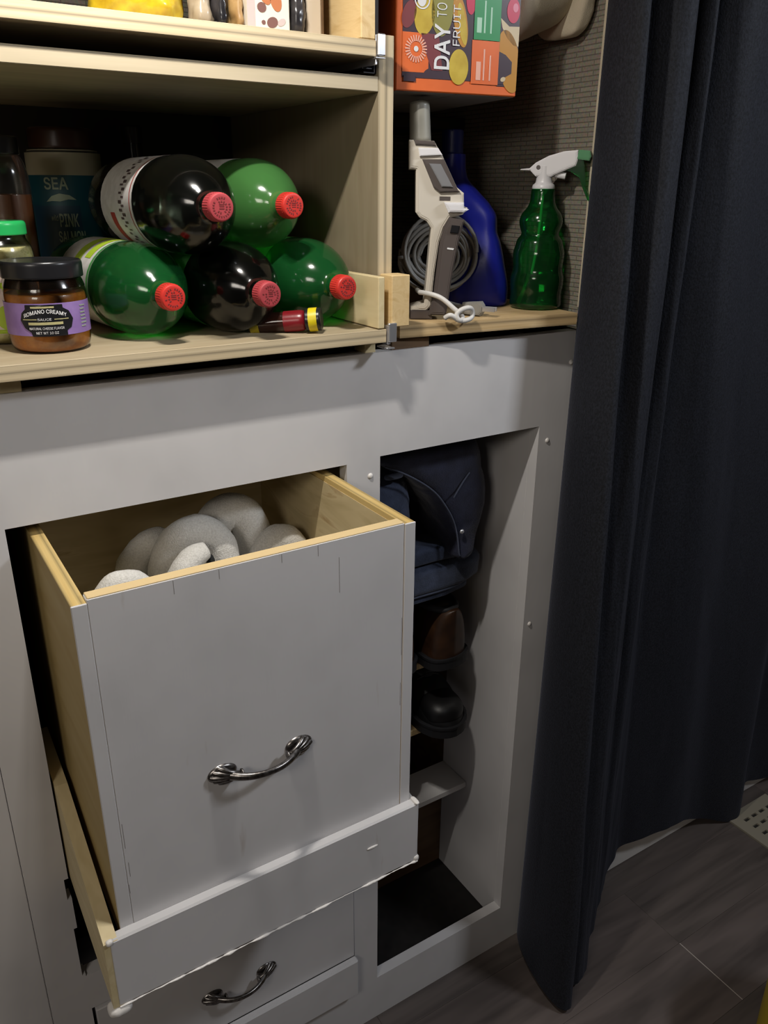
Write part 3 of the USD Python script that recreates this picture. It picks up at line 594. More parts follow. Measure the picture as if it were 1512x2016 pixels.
pouch('snack_bag', 'small brown bag of tan snack left of the almond bag', 'bag', -.1125, -.1010, .020, .08, tan_snack, dep=.015)
t = thing('nut_carton', 'cream carton printed with almonds standing on the upper tray', 'carton', (-.0740, .050, ZU + .0003))
part(t, 'carton_body', cbox(-.0265, .0215, -.032, .030, 0, .15, .0012), cream_card, False)
part(t, 'carton_side', cbox(-.0268, -.0180, -.0323, -.0315, 0, .15, .0002), pink_card, False, label='pink-grey edge strip')
def ell(cx, cz, a, b, rot, d=.0004, y=-.0321):
    p = shapely.affinity.rotate(shapely.affinity.scale(Point(0, 0).buffer(1, 16), a, b), rot)
    m = extrude(shapely.affinity.translate(p, cx, cz), d, 'y'); m.apply_translation([0, y - d, 0]); return m
for cx, cz, a, b, r, m in ((-.0060, .0320, .0070, .0048, -50, almond_a), (.0055, .0310, .0105, .0062, -75, almond_a), (.0130, .0470, .0080, .0050, 30, almond_b), (-.0105, .0230, .0050, .0045, 0, almond_b), (.0010, .0105, .0062, .0048, 20, almond_b), (-.0090, .0098, .0022, .0020, 0, almond_b), (.0115, .0115, .0050, .0030, 30, pink_card)):
    part(t, 'nut_print', ell(cx, cz, a, b, r), m, False)
pouch('snack_bag', 'dark glossy snack bag between the almond carton and wooden rail', 'bag', -.0510, -.0270, .020, .10, dark_film, dep=.020)
t = thing('wood_block', 'pale wooden strip upright beside the pine rail on the upper tray', 'block', (-.0160, .060, ZU + .0003))
part(t, 'block_body', cbox(-.0100, .0085, -.028, .06, 0, .12, .0012), plain('pale_wood', (.58, .49, .38), .6), False)
part(t, 'block_edge', cbox(.0088, .0120, -.027, .06, 0, .12, .0005), brown_wood, False)
t = thing('brown_board', 'dark brown board standing on top of the plywood divider', 'board', (.056, .2, 1.5475))
part(t, 'board_body', cbox(.0470, .0648, .03, .42, 1.5475, 1.95, .001), plain('dark_brown_board', (.035, .022, .018), .6), False, world=True)

# ---------------------------------------------------------------- carton, sack, ledge
struct('shelf_ledge', cbox(.0668, .3915, .29, .469, 1.4790, 1.4965, .001), dark_int)
struct('ledge_bracket', cbox(.0668, .080, .12, .29, 1.4890, 1.4965, .001), dark_int)
t = thing('fruit_bar_carton', 'orange printed carton with DAY TO DAY lettering, above the spray bottle', 'carton', (.0895, .032, 1.4976), -9)
K = 1.045
W, D, H = .1575 * K, .26, .245 * K
part(t, 'carton_body', cbox(0, W, .0004, D, 0, H, .0012), box_orange, False)
part(t, 'bottom_flap', cat_mesh([cbox(.002, W / 2 - .0008, .003, D - .003, -.0009, .0001, .0002), cbox(W / 2 + .0008, W - .002, .003, D - .003, -.0009, .0001, .0002)]), card_grey, False, label='grey carton bottom flaps')
def pr(name, poly, m, lay=1, label=None):
    poly = shapely.affinity.scale(poly, K, K, origin=(0, 0)).intersection(sbox(.0008, .0008, W - .0008, H - .0008))
    for g in getattr(poly, 'geoms', [poly]):
        e = extrude(g, .0002, 'y'); e.apply_translation([0, -.0002 * lay, 0]); part(t, name, e, m, False, label)
B_ = lambda x0, z0, x1, z1: sbox(x0, z0, x1, z1)
E_ = lambda cx, cz, a, b, r=0: shapely.affinity.translate(shapely.affinity.rotate(shapely.affinity.scale(Point(0, 0).buffer(1, 20), a, b), r), cx, cz)
# photograph panels (scaled from the picture: 1 px is about .00063 m)
pr('photo_panel', B_(.0075, .0135, .1010, H), box_dark, 1)
pr('orange_panel', B_(.0075, .0190, .0400, .0580).difference(E_(.044, .012, .012, .012)), box_orange, 2)
pr('photo_panel', Polygon([(.030, .0578), (.052, .0578), (.058, .022), (.044, .022), (.036, .040)]), box_plum, 3)
pr('fruit_print', E_(.034, .076, .0125, .020, -8), fruit_yellow, 3)
pr('fruit_print', E_(.0560, .083, .0135, .0270, -4), fruit_olive, 3)
pr('fruit_print', E_(.0790, .0730, .0085, .0265, 12), fruit_amber, 3)
pr('fruit_print', E_(.0815, .0700, .0050, .0210, 12), fruit_yellow, 4)
pr('fruit_print', E_(.0785, .0270, .0125, .0180, 0), fruit_yellow, 4)
pr('fruit_print', E_(.0200, .1040, .0085, .0100, 0), fruit_red, 3)
pr('fruit_print', E_(.0180, .1030, .0045, .0050, 0), fruit_amber, 4)
pr('fruit_print', E_(.0150, .0750, .0080, .0140, -20), box_plum, 3)
pr('fruit_print', E_(.0920, .0960, .0065, .0160, 0), fruit_red, 3)
pr('fruit_print', E_(.0920, .1040, .0030, .0035, 0), fruit_amber, 4)
pr('fruit_print', E_(.030, .126, .020, .012, 0), fruit_cream, 3)
pr('photo_panel', B_(.1300, .0100, W, H), box_dark, 1)
pr('fruit_print', E_(.1450, .0360, .0150, .0330, 14), fruit_amber, 2)
pr('fruit_print', Polygon([(.131, .046), (.140, .043), (.149, .036), (.149, .024), (.141, .020), (.138, .012), (.131, .012)]), box_dark, 3)
pr('fruit_print', E_(.1380, .0175, .0035, .0024, 20), fruit_cream, 4)
pr('fruit_print', Polygon([(.131, .080), (.143, .072), (W, .073), (W, .052), (.150, .053), (.141, .060), (.134, .070)]), fruit_cream, 2)
pr('fruit_print', E_(.1475, .0880, .0085, .0125, 0), fruit_red, 3)
pr('fruit_print', E_(.1500, .0910, .0035, .0045, 0), fruit_pink, 4)
pr('fruit_print', E_(.143, .1190, .0150, .0100, -15), fruit_cream, 2)
pr('orange_panel', B_(.0950, .0110, .1310, .0555), box_orange, 4)
pr('green_panel', Polygon([(.0965, .0560), (.1310, .0560), (.1310, .0980), (.0965, .0995)]), box_green, 5, 'green panel with white print')
pr('wine_panel', B_(.0985, .0995, .1310, H), box_wine, 5, 'dark pink panel')
def vtext(s, h, x, z, w=None, m=text_white, name='lettering', lay=6, bold=True, label=None):
    """lettering reading upwards, base line on the right at x, starting at z"""
    q = text(s, h * K, .0002, bold, center=False); x, z, w = x * K, z * K, w * K if w else w; v = np.array(q.vertices); v[:, 0] -= v[:, 0].min()
    if w: v[:, 0] *= w / v[:, 0].max()
    P = np.c_[x - v[:, 1], -.0002 * lay - v[:, 2], z + v[:, 0]]
    part(t, name, trimesh.Trimesh(P, q.faces[:, ::-1] if False else q.faces, process=False), m, False, label)
vtext('DAY', .0185, .0655, .0235, .0445, label='white lettering DAY TO DAY')
vtext('TO', .0120, .0610, .0745, .0140, bold=False)
vtext('DAY', .0185, .0655, .0960, .0445)
vtext('FRUIT', .0090, .0785, .0480, .0400, bold=False, label='white lettering FRUIT BAR')
vtext('BAR', .0090, .0785, .0945, .0240, bold=False)
for x, z, n, m in ((.1010, .0150, 3, print_peach), (.1000, .0630, 3, print_mint), (.1015, .1045, 3, print_pink)):
    pr('small_print', B_(x, z, x + .0062, z + (.019 if m is not print_mint else .0150)), m, 6)
    for k in range(1, n):
        pr('small_print', B_(x + .0082 * k + .001, z, x + .0082 * k + .0030, z + .026 + .006 * (k % 2)), m, 6)
sun = [E_(.0240, .0420, .0028, .0028)]
for k in range(24):
    a = k / 24 * 360
    sun.append(shapely.affinity.rotate(sbox(.0315, .0413, .0375, .0428), a, origin=(.0240, .0420)))
for s in sun: pr('emblem', s, print_peach if s is not sun[0] else text_white, 6)
pr('emblem', shapely.union_all([E_(.0305, .0900, .0095, .0095).difference(E_(.0305, .0900, .0080, .0080)), E_(.0300, .0900, .0055, .0070)]), text_white, 6)
pr('photo_panel', B_(.0090, .0095, .0240, .0155), box_dark, 6)
# sack wedged between the carton and the wall
t = thing('cloth_sack', 'beige cloth sack bulging between the orange carton and the wall', 'bag', (.32, .20, 1.575))
n = 46
sk_m = superblob((.3230, .150, 1.690), (.0680, .125, .120), .38, n, .007, 14, 5)
v = np.array(sk_m.vertices); v[:, 2] += .03 * (v[:, 0] - .312) / .08 * (v[:, 2] < 1.69); sk_m.vertices = v
part(t, 'sack_body', sk_m, beige_cloth, True, world=True)
part(t, 'sack_fold', blob(superblob((.3740, .062, 1.690), (.0165, .052, .112), .5, 30), .003, 40, 2), beige_cloth, True, world=True)

# ---------------------------------------------------------------- right tray things
ZR = 1.2301
YAW = -32.5
# handheld device with cord
t = thing('handheld_device', 'white and grey upright handheld appliance with narrow handle, beside the plywood divider', 'appliance', (.1450, .0480, ZR), YAW)
o = np.array([0, ZR + .0])
def sil(pts): return [(x + 0, z - ZR) for x, z in pts]
bodyp = sil([(-.0207, 1.446), (.0103, 1.4445), (.0150, 1.4365), (.0215, 1.427), (.0401, 1.3920), (.0490, 1.3855), (.0495, 1.3759), (.0500, 1.3700), (.0548, 1.3680), (.0487, 1.3600), (.0330, 1.3560), (.0255, 1.3440), (.0200, 1.3270), (.0150, 1.2870), (.0120, 1.2470), (.0060, ZR + .010), (-.0152, ZR + .010), (-.0149, 1.2456), (.0024, 1.2500), (.0055, 1.2878), (.0090, 1.3437), (.0030, 1.3520), (-.0062, 1.3564), (-.0110, 1.3628), (-.0118, 1.4121), (-.0201, 1.4127)])
def off(m, y): m = m.copy(); m.apply_translation([0, y, 0]); return m
part(t, 'device_body', off(soft_extrude(bodyp, .046, .004), -.023), off_white, 35)
part(t, 'foot', off(soft_extrude(sil([(-.0155, ZR), (.0140, ZR), (.0120, ZR + .0115), (-.0155, ZR + .0115)]), .050, .002), -.025), dark_grey, 35, label='dark grey foot')
hd = sil([(.0310, 1.3570), (.0505, 1.3540), (.0446, 1.3277), (.0390, 1.2950), (.0320, 1.2404), (.0300, ZR + .006), (.0080, ZR + .006), (.0100, 1.2440), (.0140, 1.2610), (.0206, 1.3276), (.0250, 1.3470)])
part(t, 'handle_grip', off(soft_extrude(hd, .034, .004), -.030), dark_grey, 35, label='dark grey handle grip')
part(t, 'grip_mark', off(extrude(sil([(.0300, 1.3210), (.0385, 1.3200), (.0375, 1.3180), (.0295, 1.3190)]), .001, 'y'), -.0306), text_white, False)
part(t, 'button', off(soft_extrude(sil([(.0345, 1.3480), (.0445, 1.3470), (.0425, 1.3380), (.0325, 1.3390)]), .004, .001), -.0325), black_plastic, 35)
part(t, 'window_frame', off(soft_extrude(sil([(-.0045, 1.4240), (.0225, 1.4240), (.0410, 1.3890), (.0440, 1.3868), (.0185, 1.3860), (.0105, 1.3920)]), .006, .002), -.0275), dark_grey, 35, label='dark grey window frame')
part(t, 'window', off(soft_extrude(sil([(.0040, 1.4190), (.0185, 1.4185), (.0345, 1.3920), (.0205, 1.3925)]), .004, .0015), -.0300), grey_win, 35)
part(t, 'collar', off(soft_extrude(sil([(-.0150, 1.4455), (.0103, 1.4440), (.0128, 1.4385), (-.0130, 1.4400)]), .052, .002), -.026), dark_grey, 35, label='dark collar')
part(t, 'collar_band', off(soft_extrude(sil([(-.0095, 1.4365), (.0150, 1.4365), (.0205, 1.4285), (-.0075, 1.4270)]), .006, .0015), -.0270), pure_white, 35)
part(t, 'label_plate', off(extrude(sil([(.0185, 1.3815), (.0320, 1.3812), (.0320, 1.3765), (.0185, 1.3768)]), .001, 'y'), -.0235), dark_grey, False)
part(t, 'spout', off(soft_extrude(sil([(.0240, 1.3745), (.0490, 1.3745), (.0495, 1.3680), (.0560, 1.3665), (.0490, 1.3625), (.0300, 1.3625)]), .036, .003), -.030), pure_white, 35)
tb = np.linspace(0, 1, 12)
part(t, 'neck_tube', tube(np.c_[-.0060 - .002 * tb, .004 * np.ones(12), (1.4450 - ZR) + .0440 * tb], .0135 - .0012 * tb, 24), grey_tube, True, label='grey neck tube')
# coiled cord with plug
cl = thing('coiled_cord', 'coil of grey electric cord behind the white handheld appliance', 'cord', (.2000, .1340, ZR))
Rz = np.array([[math.cos(math.radians(YAW)), -math.sin(math.radians(YAW)), 0], [math.sin(math.radians(YAW)), math.cos(math.radians(YAW)), 0], [0, 0, 1]])
P = []
for k in np.linspace(0, 20, 20 * 40):
    a = k * 2 * math.pi; rr = .0490 - .0058 * (k * .77 % 5) + .0015 * math.sin(k * 7)
    P.append([.026 + .004 * math.sin(k * 1.9) + rr * 1.10 * math.cos(a), -.016 + .0022 * k + .003 * math.sin(a + k), .0735 + .004 * math.cos(k * 2.3) + rr * (1 + .05 * math.sin(k * 3.1)) * math.sin(a)])
w_ = np.array(P) @ Rz.T
part(cl, 'cord_coil', tube(w_, .0027, 8), cord_grey, True)
tail = smooth_path([(.0030, -.0220, .066), (-.030, -.024, .038), (-.036, -.028, .033), (-.020, -.060, .030), (-.018, -.084, .022), (.0300, -.120, .030), (.0500, -.130, .010), (.0700, -.122, .004), (.0780, -.112, .008), (.0720, -.108, .016)], 90)
loopw = smooth_path([(.1330, .036, .034), (.1380, .018, .0330), (.1470, .004, .0280), (.1580, -.010, .0150), (.1640, -.018, .0060), (.1560, -.022, .0035), (.1530, -.020, .0110), (.1660, -.0235, .0185), (.1760, -.0220, .0150), (.1770, -.0215, .0070), (.1680, -.0230, .0032), (.1560, -.0200, .0035), (.1450, -.0180, .0100), (.1400, -.0120, .0060)], 140) - np.array([.20, .134, 0])
part(cl, 'cord_loop', tube(loopw, .0032, 10), cord_white, True, label='pale loop of cord at the front')
part(cl, 'cord_tail', tube(smooth_path([(.0, -.04, .035), (-.035, -.058, .028), (-.055, -.075, .034), (-.062, -.090, .034), (-.067, -.098, .034)], 40), .0030, 8), cord_grey, True)
pg = thing('electric_plug', 'grey two-pin plug lying on the tray in front of the blue jug', 'plug', (.2080, .0170, ZR + .0100), -58)
part(pg, 'plug_body', soft_extrude([(-.016, -.0085), (.010, -.0095), (.014, -.004), (.014, .004), (.010, .0095), (-.016, .007)], .014, .003), cord_grey, 35)
part(pg, 'cord_stub', tube(smooth_path([(-.016, .007, 0), (-.028, .009, .001), (-.040, .012, .003)], 14), .0040, 10), cord_grey, True)
for s in (-.0045, .0045):
    part(pg, 'pin', cbox(.013, .031, .0045 + s, .0060 + s, -.003, .003, .0004), metal_white, False)
# blue jug
t = thing('detergent_jug', 'deep blue plastic jug with sloped shoulder, between the coiled cord and spray bottle', 'jug', (.3010, .1240, ZR), YAW)
zs = np.array([0, .004, .020, .06, .088, .105, .1215, .138, .158, .176, .190, .2010, .206])
xr = np.array([.040, .0425, .0428, .0355, .0285, .0225, .0215, .0125, -.0065, -.0225, -.0255, -.0260, -.0265])
xl = np.array([-.046, -.050, -.0510, -.0510, -.0512, -.053, -.055, -.0600, -.0640, -.0645, -.0630, -.0620, -.0610])
dp = np.array([.045, .0485, .050, .050, .049, .048, .047, .044, .036, .024, .0195, .0180, .0180])
from scipy.interpolate import PchipInterpolator as PI_
zz = np.linspace(0, .206, 70); a = np.linspace(0, 2 * math.pi, 73)
ex = np.interp(zz, [0, .13, .19], [.55, .6, 1.0])
XR_, XL_, DP_ = PI_(zs, xr)(zz), PI_(zs, xl)(zz), PI_(zs, dp)(zz)
sgp = lambda q, e: np.sign(q) * np.abs(q) ** e
P = np.stack([np.stack([(XR_[i] + XL_[i]) / 2 + (XR_[i] - XL_[i]) / 2 * sgp(np.cos(a), ex[i]), DP_[i] * sgp(np.sin(a), ex[i]), np.full(73, zz[i])], -1) for i in range(70)])
dent = np.exp(-((P[..., 2] - .105) / .045) ** 2) * np.exp(-((P[..., 0] + .022) / .026) ** 2) * (P[..., 1] < 0)
P[..., 1] += .016 * dent
P = np.concatenate([np.broadcast_to([[-.012, 0, 0]], (1, 73, 3)), P, np.broadcast_to([[-.044, 0, .206]], (1, 73, 3))], 0)
jm = grid(P); jm.merge_vertices(); jm.fix_normals()
part(t, 'jug_body', jm, blue_plastic, 60)
part(t, 'jug_cap', off(lathe(dense([(0, .2380), (.0125, .2380), (.0150, .2365), (.0158, .2070), (.0175, .2060), (.0175, .2000), (0, .2000)], .002), 40), 0).apply_translation([-.0455, 0, 0]), blue_cap, 40, label='dark blue cap')
# spray bottle
t = thing('spray_bottle', 'green see-through spray bottle with white trigger head, beside the curtain', 'bottle', (.3440, .0430, ZR), -52)
sp = dense([(0, .001), (.024, .0), (.0350, .0015), (.0372, .006), (.0365, .020), (.0378, .032), (.0380, .042), (.0352, .0545), (.0358, .066), (.0362, .074), (.0335, .087), (.0315, .094), (.0262, .1020), (.0292, .112), (.0302, .1185), (.0275, .128), (.0200, .138), (.0172, .146), (.0162, .160), (.0150, .162)], .003)
part(t, 'bottle_body', lathe(sp, 64), pet_spray, True)
li = np.c_[np.maximum(sp[:, 0] - .0015, 0), sp[:, 1] + .001]; li = li[li[:, 1] < .052]; li = np.vstack([li, [[0, li[-1, 1]]]])
part(t, 'cleaner', lathe(li, 56), liq_water, 40)
part(t, 'dip_tube', tube(smooth_path([(0, 0, .160), (-.002, 0, .10), (-.008, .002, .05), (-.018, .004, .006)], 30), .0022, 10), plain('dip_tube', (.5, .6, .5), .4), True)
part(t, 'collar', lathe(dense([(0, .1605), (.0150, .1605), (.0158, .162), (.0150, .1660), (.0118, .1690), (.0108, .176), (.0108, .190), (0, .190)], .0015), 40), pure_white, 40, label='white collar')
head = [(-.0330, .1850), (-.0190, .1845), (-.0110, .1770), (.0105, .1765), (.0150, .1790), (.0430, .1905), (.0450, .1990), (.0440, .2100), (.0250, .2085), (.0050, .2030), (-.0120, .1945), (-.0200, .1875), (-.0320, .1865)]
part(t, 'trigger_head', off(soft_extrude(head, .020, .003), -.010), pure_white, 35, label='white trigger head')
part(t, 'head_recess', off(extrude(Polygon(Point(-.0075, .1885).buffer(.0028, 12)), .001, 'y'), -.0106), dark_grey, False)
part(t, 'trigger_pin', moved(lathe([(0, 0), (.0045, 0), (.0045, .014), (0, .014)], 20), (.0155, 0, .1800), ry=100), pure_white, 40)
part(t, 'nozzle', off(soft_extrude([(.0425, .1985), (.0450, .2105), (.0600, .2090), (.0620, .2020), (.0600, .1965)], .018, .002), -.009), green_solid, 35, label='green nozzle')
lev = [(.0440, .2000), (.0520, .1985), (.0545, .1850), (.0580, .1650), (.0640, .1480), (.0620, .1465), (.0540, .1620), (.0480, .1760), (.0360, .1830), (.0300, .1845), (.0340, .1895)]
part(t, 'trigger', off(soft_extrude(lev, .012, .002), -.006), pet_spray, 35, label='green trigger lever')
rc = thing('red_packet', 'small orange-red packet half hidden behind the plywood divider', 'packet', (.1030, .1400, ZR))
part(rc, 'packet_body', blob(superblob((0, 0, .1250), (.0180, .030, .1245), .35, 20), .001, 50), plain('red_packet_film', (.17, .03, .025), .5), True)
part(rc, 'packet_patch', blob(superblob((.002, -.0185, .195), (.0150, .0140, .013), .6, 16), .001, 80), plain('orange_patch', (.55, .08, .015), .5), True)

# ---------------------------------------------------------------- cubby things: jeans and shoes
t = thing('folded_jeans', 'dark blue jeans folded over in a loop at the top of the cubby', 'jeans', (.20, .2, .87))
outer = [(.0560, 1.036), (.1467, 1.0540), (.2150, 1.0560), (.2640, 1.0400), (.2860, .9950), (.2930, .9462), (.2840, .9043), (.2770, .8720), (.2700, .8550), (.2560, .8470)]
inner = [(.0560, 1.034), (.1026, 1.0150), (.1475, .9890), (.1778, .9650), (.1957, .9430), (.2121, .9160), (.2224, .8860), (.2266, .8600), (.2300, .8480), (.2380, .8440)]
so, si = smooth_path(outer, 60), smooth_path(inner, 60)
ys = np.linspace(.052, .30, 26)
def bent(so, si, ys, seed, amp=.005):
    n = len(so); S = []
    for j, y in enumerate(ys):
        rnd = min(1, max(.0, ((y - ys[0]) / .022))) ** .5
        mid = (so + si) / 2
        A = mid + (so - mid) * (.45 + .55 * rnd); B = mid + (si - mid) * (.45 + .55 * rnd)
        loop = np.vstack([A, B[::-1], A[:1]])
        S.append(np.c_[loop[:, 0], np.full(len(loop), y), loop[:, 1]])
    S = np.array(S); c0 = np.broadcast_to(S[:1].mean(1, keepdims=True), (1, S.shape[1], 3))
    m = grid(S); n1 = S.shape[1]
    fr = []
    for k in range(n - 1): fr += [[k, k + 1, n1 - 2 - k], [k + 1, n1 - 3 - k, n1 - 2 - k]]
    m = cat_mesh([m, trimesh.Trimesh(S[0], fr, process=False)]); m.merge_vertices(); m.fix_normals()
    return blob(m, amp, 26, seed)
bent_m = bent(so, si, ys, 3); v = np.array(bent_m.vertices); v[:, 0] = np.minimum(v[:, 0], .3290); bent_m.vertices = v
part(t, 'jeans_leg', bent_m, denim_dark, True, world=True)
edge = np.c_[si[:, 0] + .004, np.full(60, .0525), si[:, 1] + .003]
part(t, 'seam', tube(edge[6:56], .0014, 8), seam_thread, True, world=True, label='stitched seam along the fold')
part(t, 'seam', tube(smooth_path([(.2430, .050, .9900), (.2280, .048, .9760), (.2120, .047, .9560)], 20), .0014, 8), seam_thread, True, world=True)
part(t, 'jeans_panel', blob(superblob((.1120, .150, .9280), (.0550, .080, .0800), .6, 34), .007, 28, 8), denim_mid, True, world=True, label='inner blue denim panel')
part(t, 'belt_loop', blob(superblob((.1180, .0690, 1.0010), (.0160, .0030, .0050), .6, 14), .0006, 90), denim_pale, True, world=True, label='pale belt loop')
part(t, 'button', moved(dome, (.2330, .049, .8950), rx=90), metal_white, True, world=True)
t = thing('folded_jeans', 'blue jeans folded flat under the looped dark pair', 'jeans', (.20, .2, .7635))
layers = []
for k, (z0, z1, xr_, yf) in enumerate(((.7640, .7800, .300, .085), (.7800, .8320, .3180, .075), (.8300, .8640, .3020, .080))):
    m = superblob((( .0560 + xr_) / 2, (yf + .31) / 2, (z0 + z1) / 2), ((xr_ - .0560) / 2, (.31 - yf) / 2, (z1 - z0) / 2 + .001), .35, 36)
    m = blob(m, .0035, 30, k); v = np.array(m.vertices); v[:, 2] = np.maximum(v[:, 2], .7635); m.vertices = v
    part(t, 'jeans_fold', m, denim_mid, True, world=True)
part(t, 'hem', tube(smooth_path([(.150, .0815, .7815), (.2114, .0785, .7825), (.260, .083, .7830), (.292, .098, .7870)], 40), .0018, 8), seam_thread, True, world=True)
part(t, 'hem', tube(smooth_path([(.235, .078, .862), (.262, .079, .8660), (.288, .088, .8580), (.3010, .102, .8450)], 40), .0014, 8), seam_thread, True, world=True)

def shoe(label, x, ytoe, z, yaw, upper, sole_m, hgt, boot):
    """toe at y = 0, heel at +y .27; local x across"""
    t = thing('shoe', label, 'shoe', (x, ytoe, z), yaw)
    s = .5 - .5 * np.cos(np.linspace(0, math.pi, 40)); L = .265
    half = np.interp(s, [0, .02, .06, .14, .3, .5, .75, .91, .95, .98, .993, 1], [.002, .018, .030, .041, .045, .041, .037, .037, .034, .026, .016, .0])
    top = np.interp(s, [0, .04, .12, .25, .42, .6, .8, 1], [.018, .034, .048, .060, .078, .092, hgt, hgt + .004])
    a = np.linspace(0, math.pi, 25); P = []
    for i in range(40):
        e = .75
        P.append(np.c_[half[i] * sgp(np.cos(a), e), np.full(25, s[i] * L), .016 + (top[i] - .016) * np.sin(a) ** .8])
    P = np.array(P); g = grid(P); g.merge_vertices(); g.fix_normals()
    part(t, 'upper', g, upper, True)
    hp = Polygon(list(zip(half + .004, s * L)) + list(zip(-(half + .004)[::-1], (s * L)[::-1]))).buffer(.002)
    so = extrude(hp, .018, 'z'); part(t, 'sole', so, sole_m, 40, label='black sole')
    wl = extrude(hp.buffer(.0015).difference(hp.buffer(-.006)), .004, 'z'); wl.apply_translation([0, 0, .017]); part(t, 'welt', wl, sole_m, False)
    tongue = superblob((0, L * .52, .086), (.024, .050, .012), .8, 18); part(t, 'tongue', moved(tongue, rx=20, pivot=(0, L * .52, .086)), upper, True)
    for k in range(4):
        yy = L * (.36 + .055 * k); zz_ = .072 + .006 * k
        part(t, 'lace', tube(smooth_path([(-.022, yy, zz_ - .004), (0, yy - .003, zz_ + .004), (.022, yy, zz_ - .004)], 12), .0022, 8), sole_m, True)
    if boot:
        part(t, 'toe_cap', blob(superblob((0, .050, .034), (.0385, .044, .026), .8, 22), .0006, 60), upper, True, label='brown leather toe cap')
    collar = tube(np.c_[.028 * np.cos(np.linspace(0, 2 * math.pi, 40)), L * .78 + .045 * np.sin(np.linspace(0, 2 * math.pi, 40)), np.full(40, hgt)], .006, 8, caps=False)
    part(t, 'collar', collar, sole_m, True)
    part(t, 'lining', superblob((0, L * .78, hgt + .001), (.0275, .045, .0055), .9, 20), black_plastic, True, label='dark opening')
    return t
shoe('brown leather shoe with black sole, heel outward on the upper shoe shelf', .2380, .342, .6268, 183, leather, rubber, .106, False)
shoe('dark brown shoe left of the brown leather heel, mostly hidden by the drawer', .1440, .360, .6268, 183, leather, rubber, .100, False)
shoe('black shoe, toe outward on the lower shoe shelf', .2480, .066, .4903, -6, black_leather, rubber, .096, True)
shoe('black shoe deep behind the drawer corner on the lower shoe shelf', .1500, .090, .4903, 4, black_leather, rubber, .096, False)

# ---------------------------------------------------------------- white cloths in the drawer
def cloth(label, path, rad, flat=.9, n=60, mat_=None, seed=0, amp=.003):
    p = smooth_path(path, n); t = thing('white_sock', label, 'sock', tuple(p[0]))
    r = rad * (1 - .25 * np.abs(np.linspace(-1, 1, n)) ** 4)
    part(t, 'sock_body', blob(tube(p, r, 22, flat), amp, 40, seed), mat_ or towel_mat, True, world=True)
    return t
c1 = cloth('white sock bent in a high arch at the back of the drawer', [(-.172, .10, .815), (-.165, .10, .890), (-.158, .10, .945), (-.143, .095, .982), (-.122, .09, .990), (-.106, .085, .972), (-.100, .08, .925), (-.102, .08, .86)], .026, .9, seed=1)
c2 = cloth('white sock looped in front of the high arch', [(-.232, .075, .815), (-.228, .075, .885), (-.222, .07, .945), (-.207, .06, .978), (-.184, .055, .984), (-.166, .05, .966), (-.160, .045, .925), (-.164, .04, .86)], .025, .9, seed=2)
cloth('white sock lying slanted across the looped sock', [(-.275, -.01, .815), (-.262, .0, .885), (-.232, .010, .945), (-.210, .016, .970), (-.190, .020, .975)], .016, .85, seed=3)
part(c2, 'dark_mark', blob(superblob((-.1850, .018, .955), (.005, .006, .014), .8, 12), .001, 60), sock_black, True, world=True)
cloth('white rolled sock with an open end at the right of the drawer', [(-.116, .060, .815), (-.110, .060, .88), (-.096, .055, .932), (-.077, .05, .952), (-.061, .045, .942), (-.055, .04, .88)], .0215, .9, seed=4)
cloth('white sock tip lying behind the high arch at the left', [(-.262, .125, .82), (-.262, .12, .90), (-.248, .11, .945), (-.228, .105, .962), (-.205, .105, .955)], .022, .8, seed=5)
cloth('white sock rounded over the front left corner of the drawer', [(-.340, -.08, .815), (-.345, -.075, .90), (-.338, -.07, .975), (-.312, -.065, .997), (-.288, -.065, .975), (-.280, -.065, .90)], .017, .85, seed=6)
t = thing('folded_towel', 'pale folded cloth under the white socks in the drawer', 'towel', (-.20, .02, .671))
for k in range(2):
    part(t, 'towel_fold', blob(superblob((-.201, .018, .704 + .064 * k), (.164, .176, .0325), .3, 30), .002, 30, k), towel_mat, True, world=True)

# ---------------------------------------------------------------- curtain
t = thing('curtain', 'heavy black curtain hanging beside the cabinet down to the floor', 'curtain', (.7, -.05, 1.0))
topp = [(.392, -.014), (.372, -.022), (.354, -.045), (.350, -.075), (.360, -.088), (.372, -.070), (.384, -.040), (.398, -.045), (.412, -.080), (.424, -.098), (.438, -.098), (.448, -.080), (.453, -.050), (.463, -.052), (.472, -.088), (.482, -.096), (.490, -.075), (.497, -.045), (.508, -.050), (.520, -.090), (.545, -.104), (.62, -.085), (.74, -.07), (.86, -.08), (.97, -.06), (1.12, -.05), (1.32, -.05)]
botp = [(.392, -.010), (.3660, -.020), (.3420, -.075), (.3300, -.140), (.3360, -.178), (.3560, -.182), (.3740, -.160), (.3980, -.150), (.4220, -.146), (.4450, -.130), (.4600, -.112), (.4750, -.104), (.5000, -.094), (.5250, -.074), (.5480, -.060), (.5720, -.046), (.5980, -.032), (.6300, -.020), (.6600, -.010), (.7400, -.018), (.8300, -.020), (.9300, -.014), (1.0200, -.040), (1.0600, -.028), (1.10, .000), (1.20, -.008), (1.32, -.010)]
hem = [.02, .02, .018, .016, .012, .012, .014, .014, .016, .018, .02, .022, .026, .034, .046, .060, .072, .082, .088, .088, .078, .035, .003, .026, .055, .030, .030]
NP = 340
tp = np.array(topp); bp = np.array(botp)
tt = np.linspace(0, 1, len(tp)); q = np.linspace(0, 1, NP)
TS, BS, HS = CubicSpline(tt, tp)(q), CubicSpline(tt, bp)(q), PI_(tt, np.array(hem))(q)
rows = 90; Pc = np.zeros((rows, NP, 3))
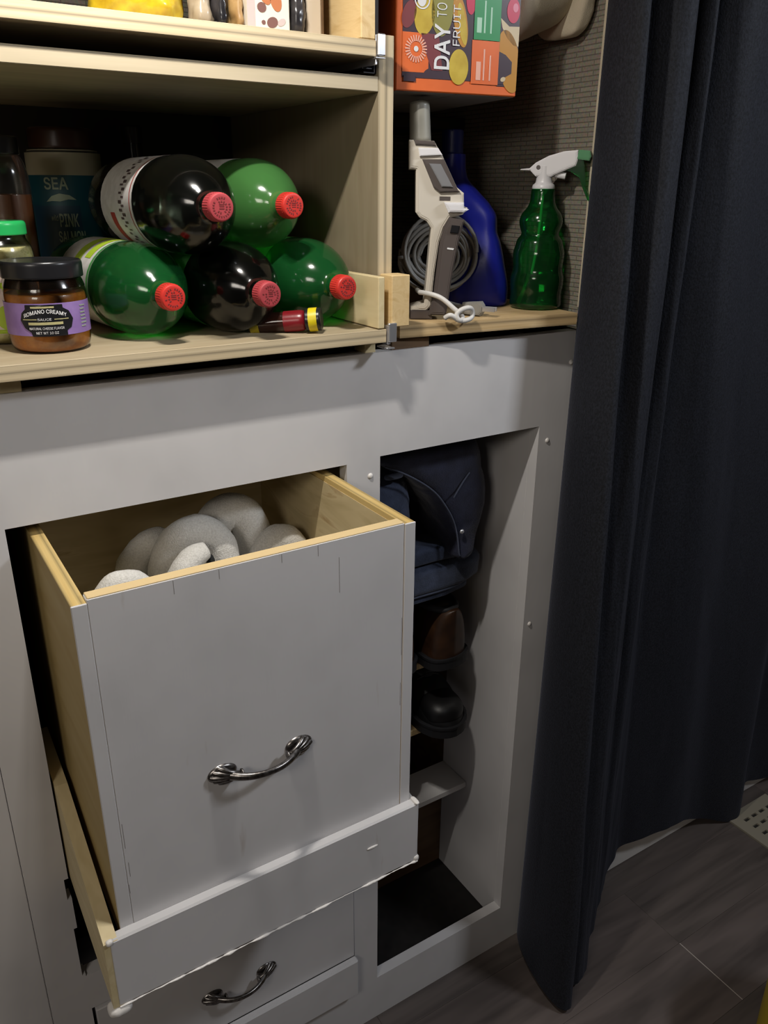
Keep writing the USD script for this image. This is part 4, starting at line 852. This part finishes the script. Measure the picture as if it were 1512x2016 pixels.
for i, s in enumerate(np.linspace(0, 1, rows)):
    w = s ** 1.15
    xy = TS * (1 - w) + BS * w
    z = 1.98 * (1 - s) + HS * s
    wob = (meshkit.fbm(np.c_[q * 26, np.full(NP, s * 7), np.zeros(NP)], 3, 2) - .5) * .010 * min(1, s * 3)
    Pc[i] = np.c_[xy[:, 0], np.minimum(xy[:, 1] + wob * (q > .08), -.001), z]
front = grid(Pc)
nrm = front.vertex_normals.reshape(rows, NP, 3)
backP = Pc + np.array([0, .0022, 0])
cm = cat_mesh([front, grid(backP[:, ::-1]), grid(np.stack([Pc[-1], backP[-1]], 0)), grid(np.stack([Pc[:, 0], backP[:, 0]], 0)), grid(np.stack([Pc[0], backP[0]], 0))])
part(t, 'curtain_cloth', cm, curtain_mat, 60, world=True)
part(t, 'curtain_rod', moved(lathe([(0, 0), (.010, 0), (.010, .93), (0, .93)], 24), (.39, -.052, 1.985), ry=90), metal_black, 40, world=True)

# ---------------------------------------------------------------- floor things
t = thing('floor_register', 'beige floor vent cover with dark slots beyond the curtain hem', 'vent', (1.072, -.128, .0005))
W_, L_ = .150, .33
plate = sbox(-.0575, -L_ / 2 - .02, .0975, L_ / 2 - .06)
slots = [sbox(-.028 + .028 * c, -.170 + .024 * r, -.010 + .028 * c, -.162 + .024 * r) for c in range(4) for r in range(11)]
pl_ = plate.difference(shapely.union_all(slots))
e = extrude(pl_, .005, 'z'); part(t, 'register_plate', e, vent_mat, False)
for s in slots[:44]:
    b = s.bounds; part(t, 'slot', cbox(b[0], b[2], b[1], b[3], 0, .001, .0002), slot_mat, False)
t = thing('bucket', 'yellow plastic bucket at the lower right corner, cut by the picture edge', 'bucket', (.6295, -.4975, .0003))
part(t, 'bucket_wall', lathe(dense([(0, 0), (.108, 0), (.114, .004), (.118, .30), (.124, .305), (.124, .318), (.117, .318), (.114, .30), (.110, .010), (0, .008)], .006), 72), yellow_pl, 40)
part(t, 'bucket_handle', tube(np.c_[.121 * np.cos(np.linspace(0, math.pi, 40)), .05 * np.sin(np.linspace(0, math.pi, 40)), .302 + .01 * np.sin(np.linspace(0, math.pi, 40))], .003, 8), metal_white, True)
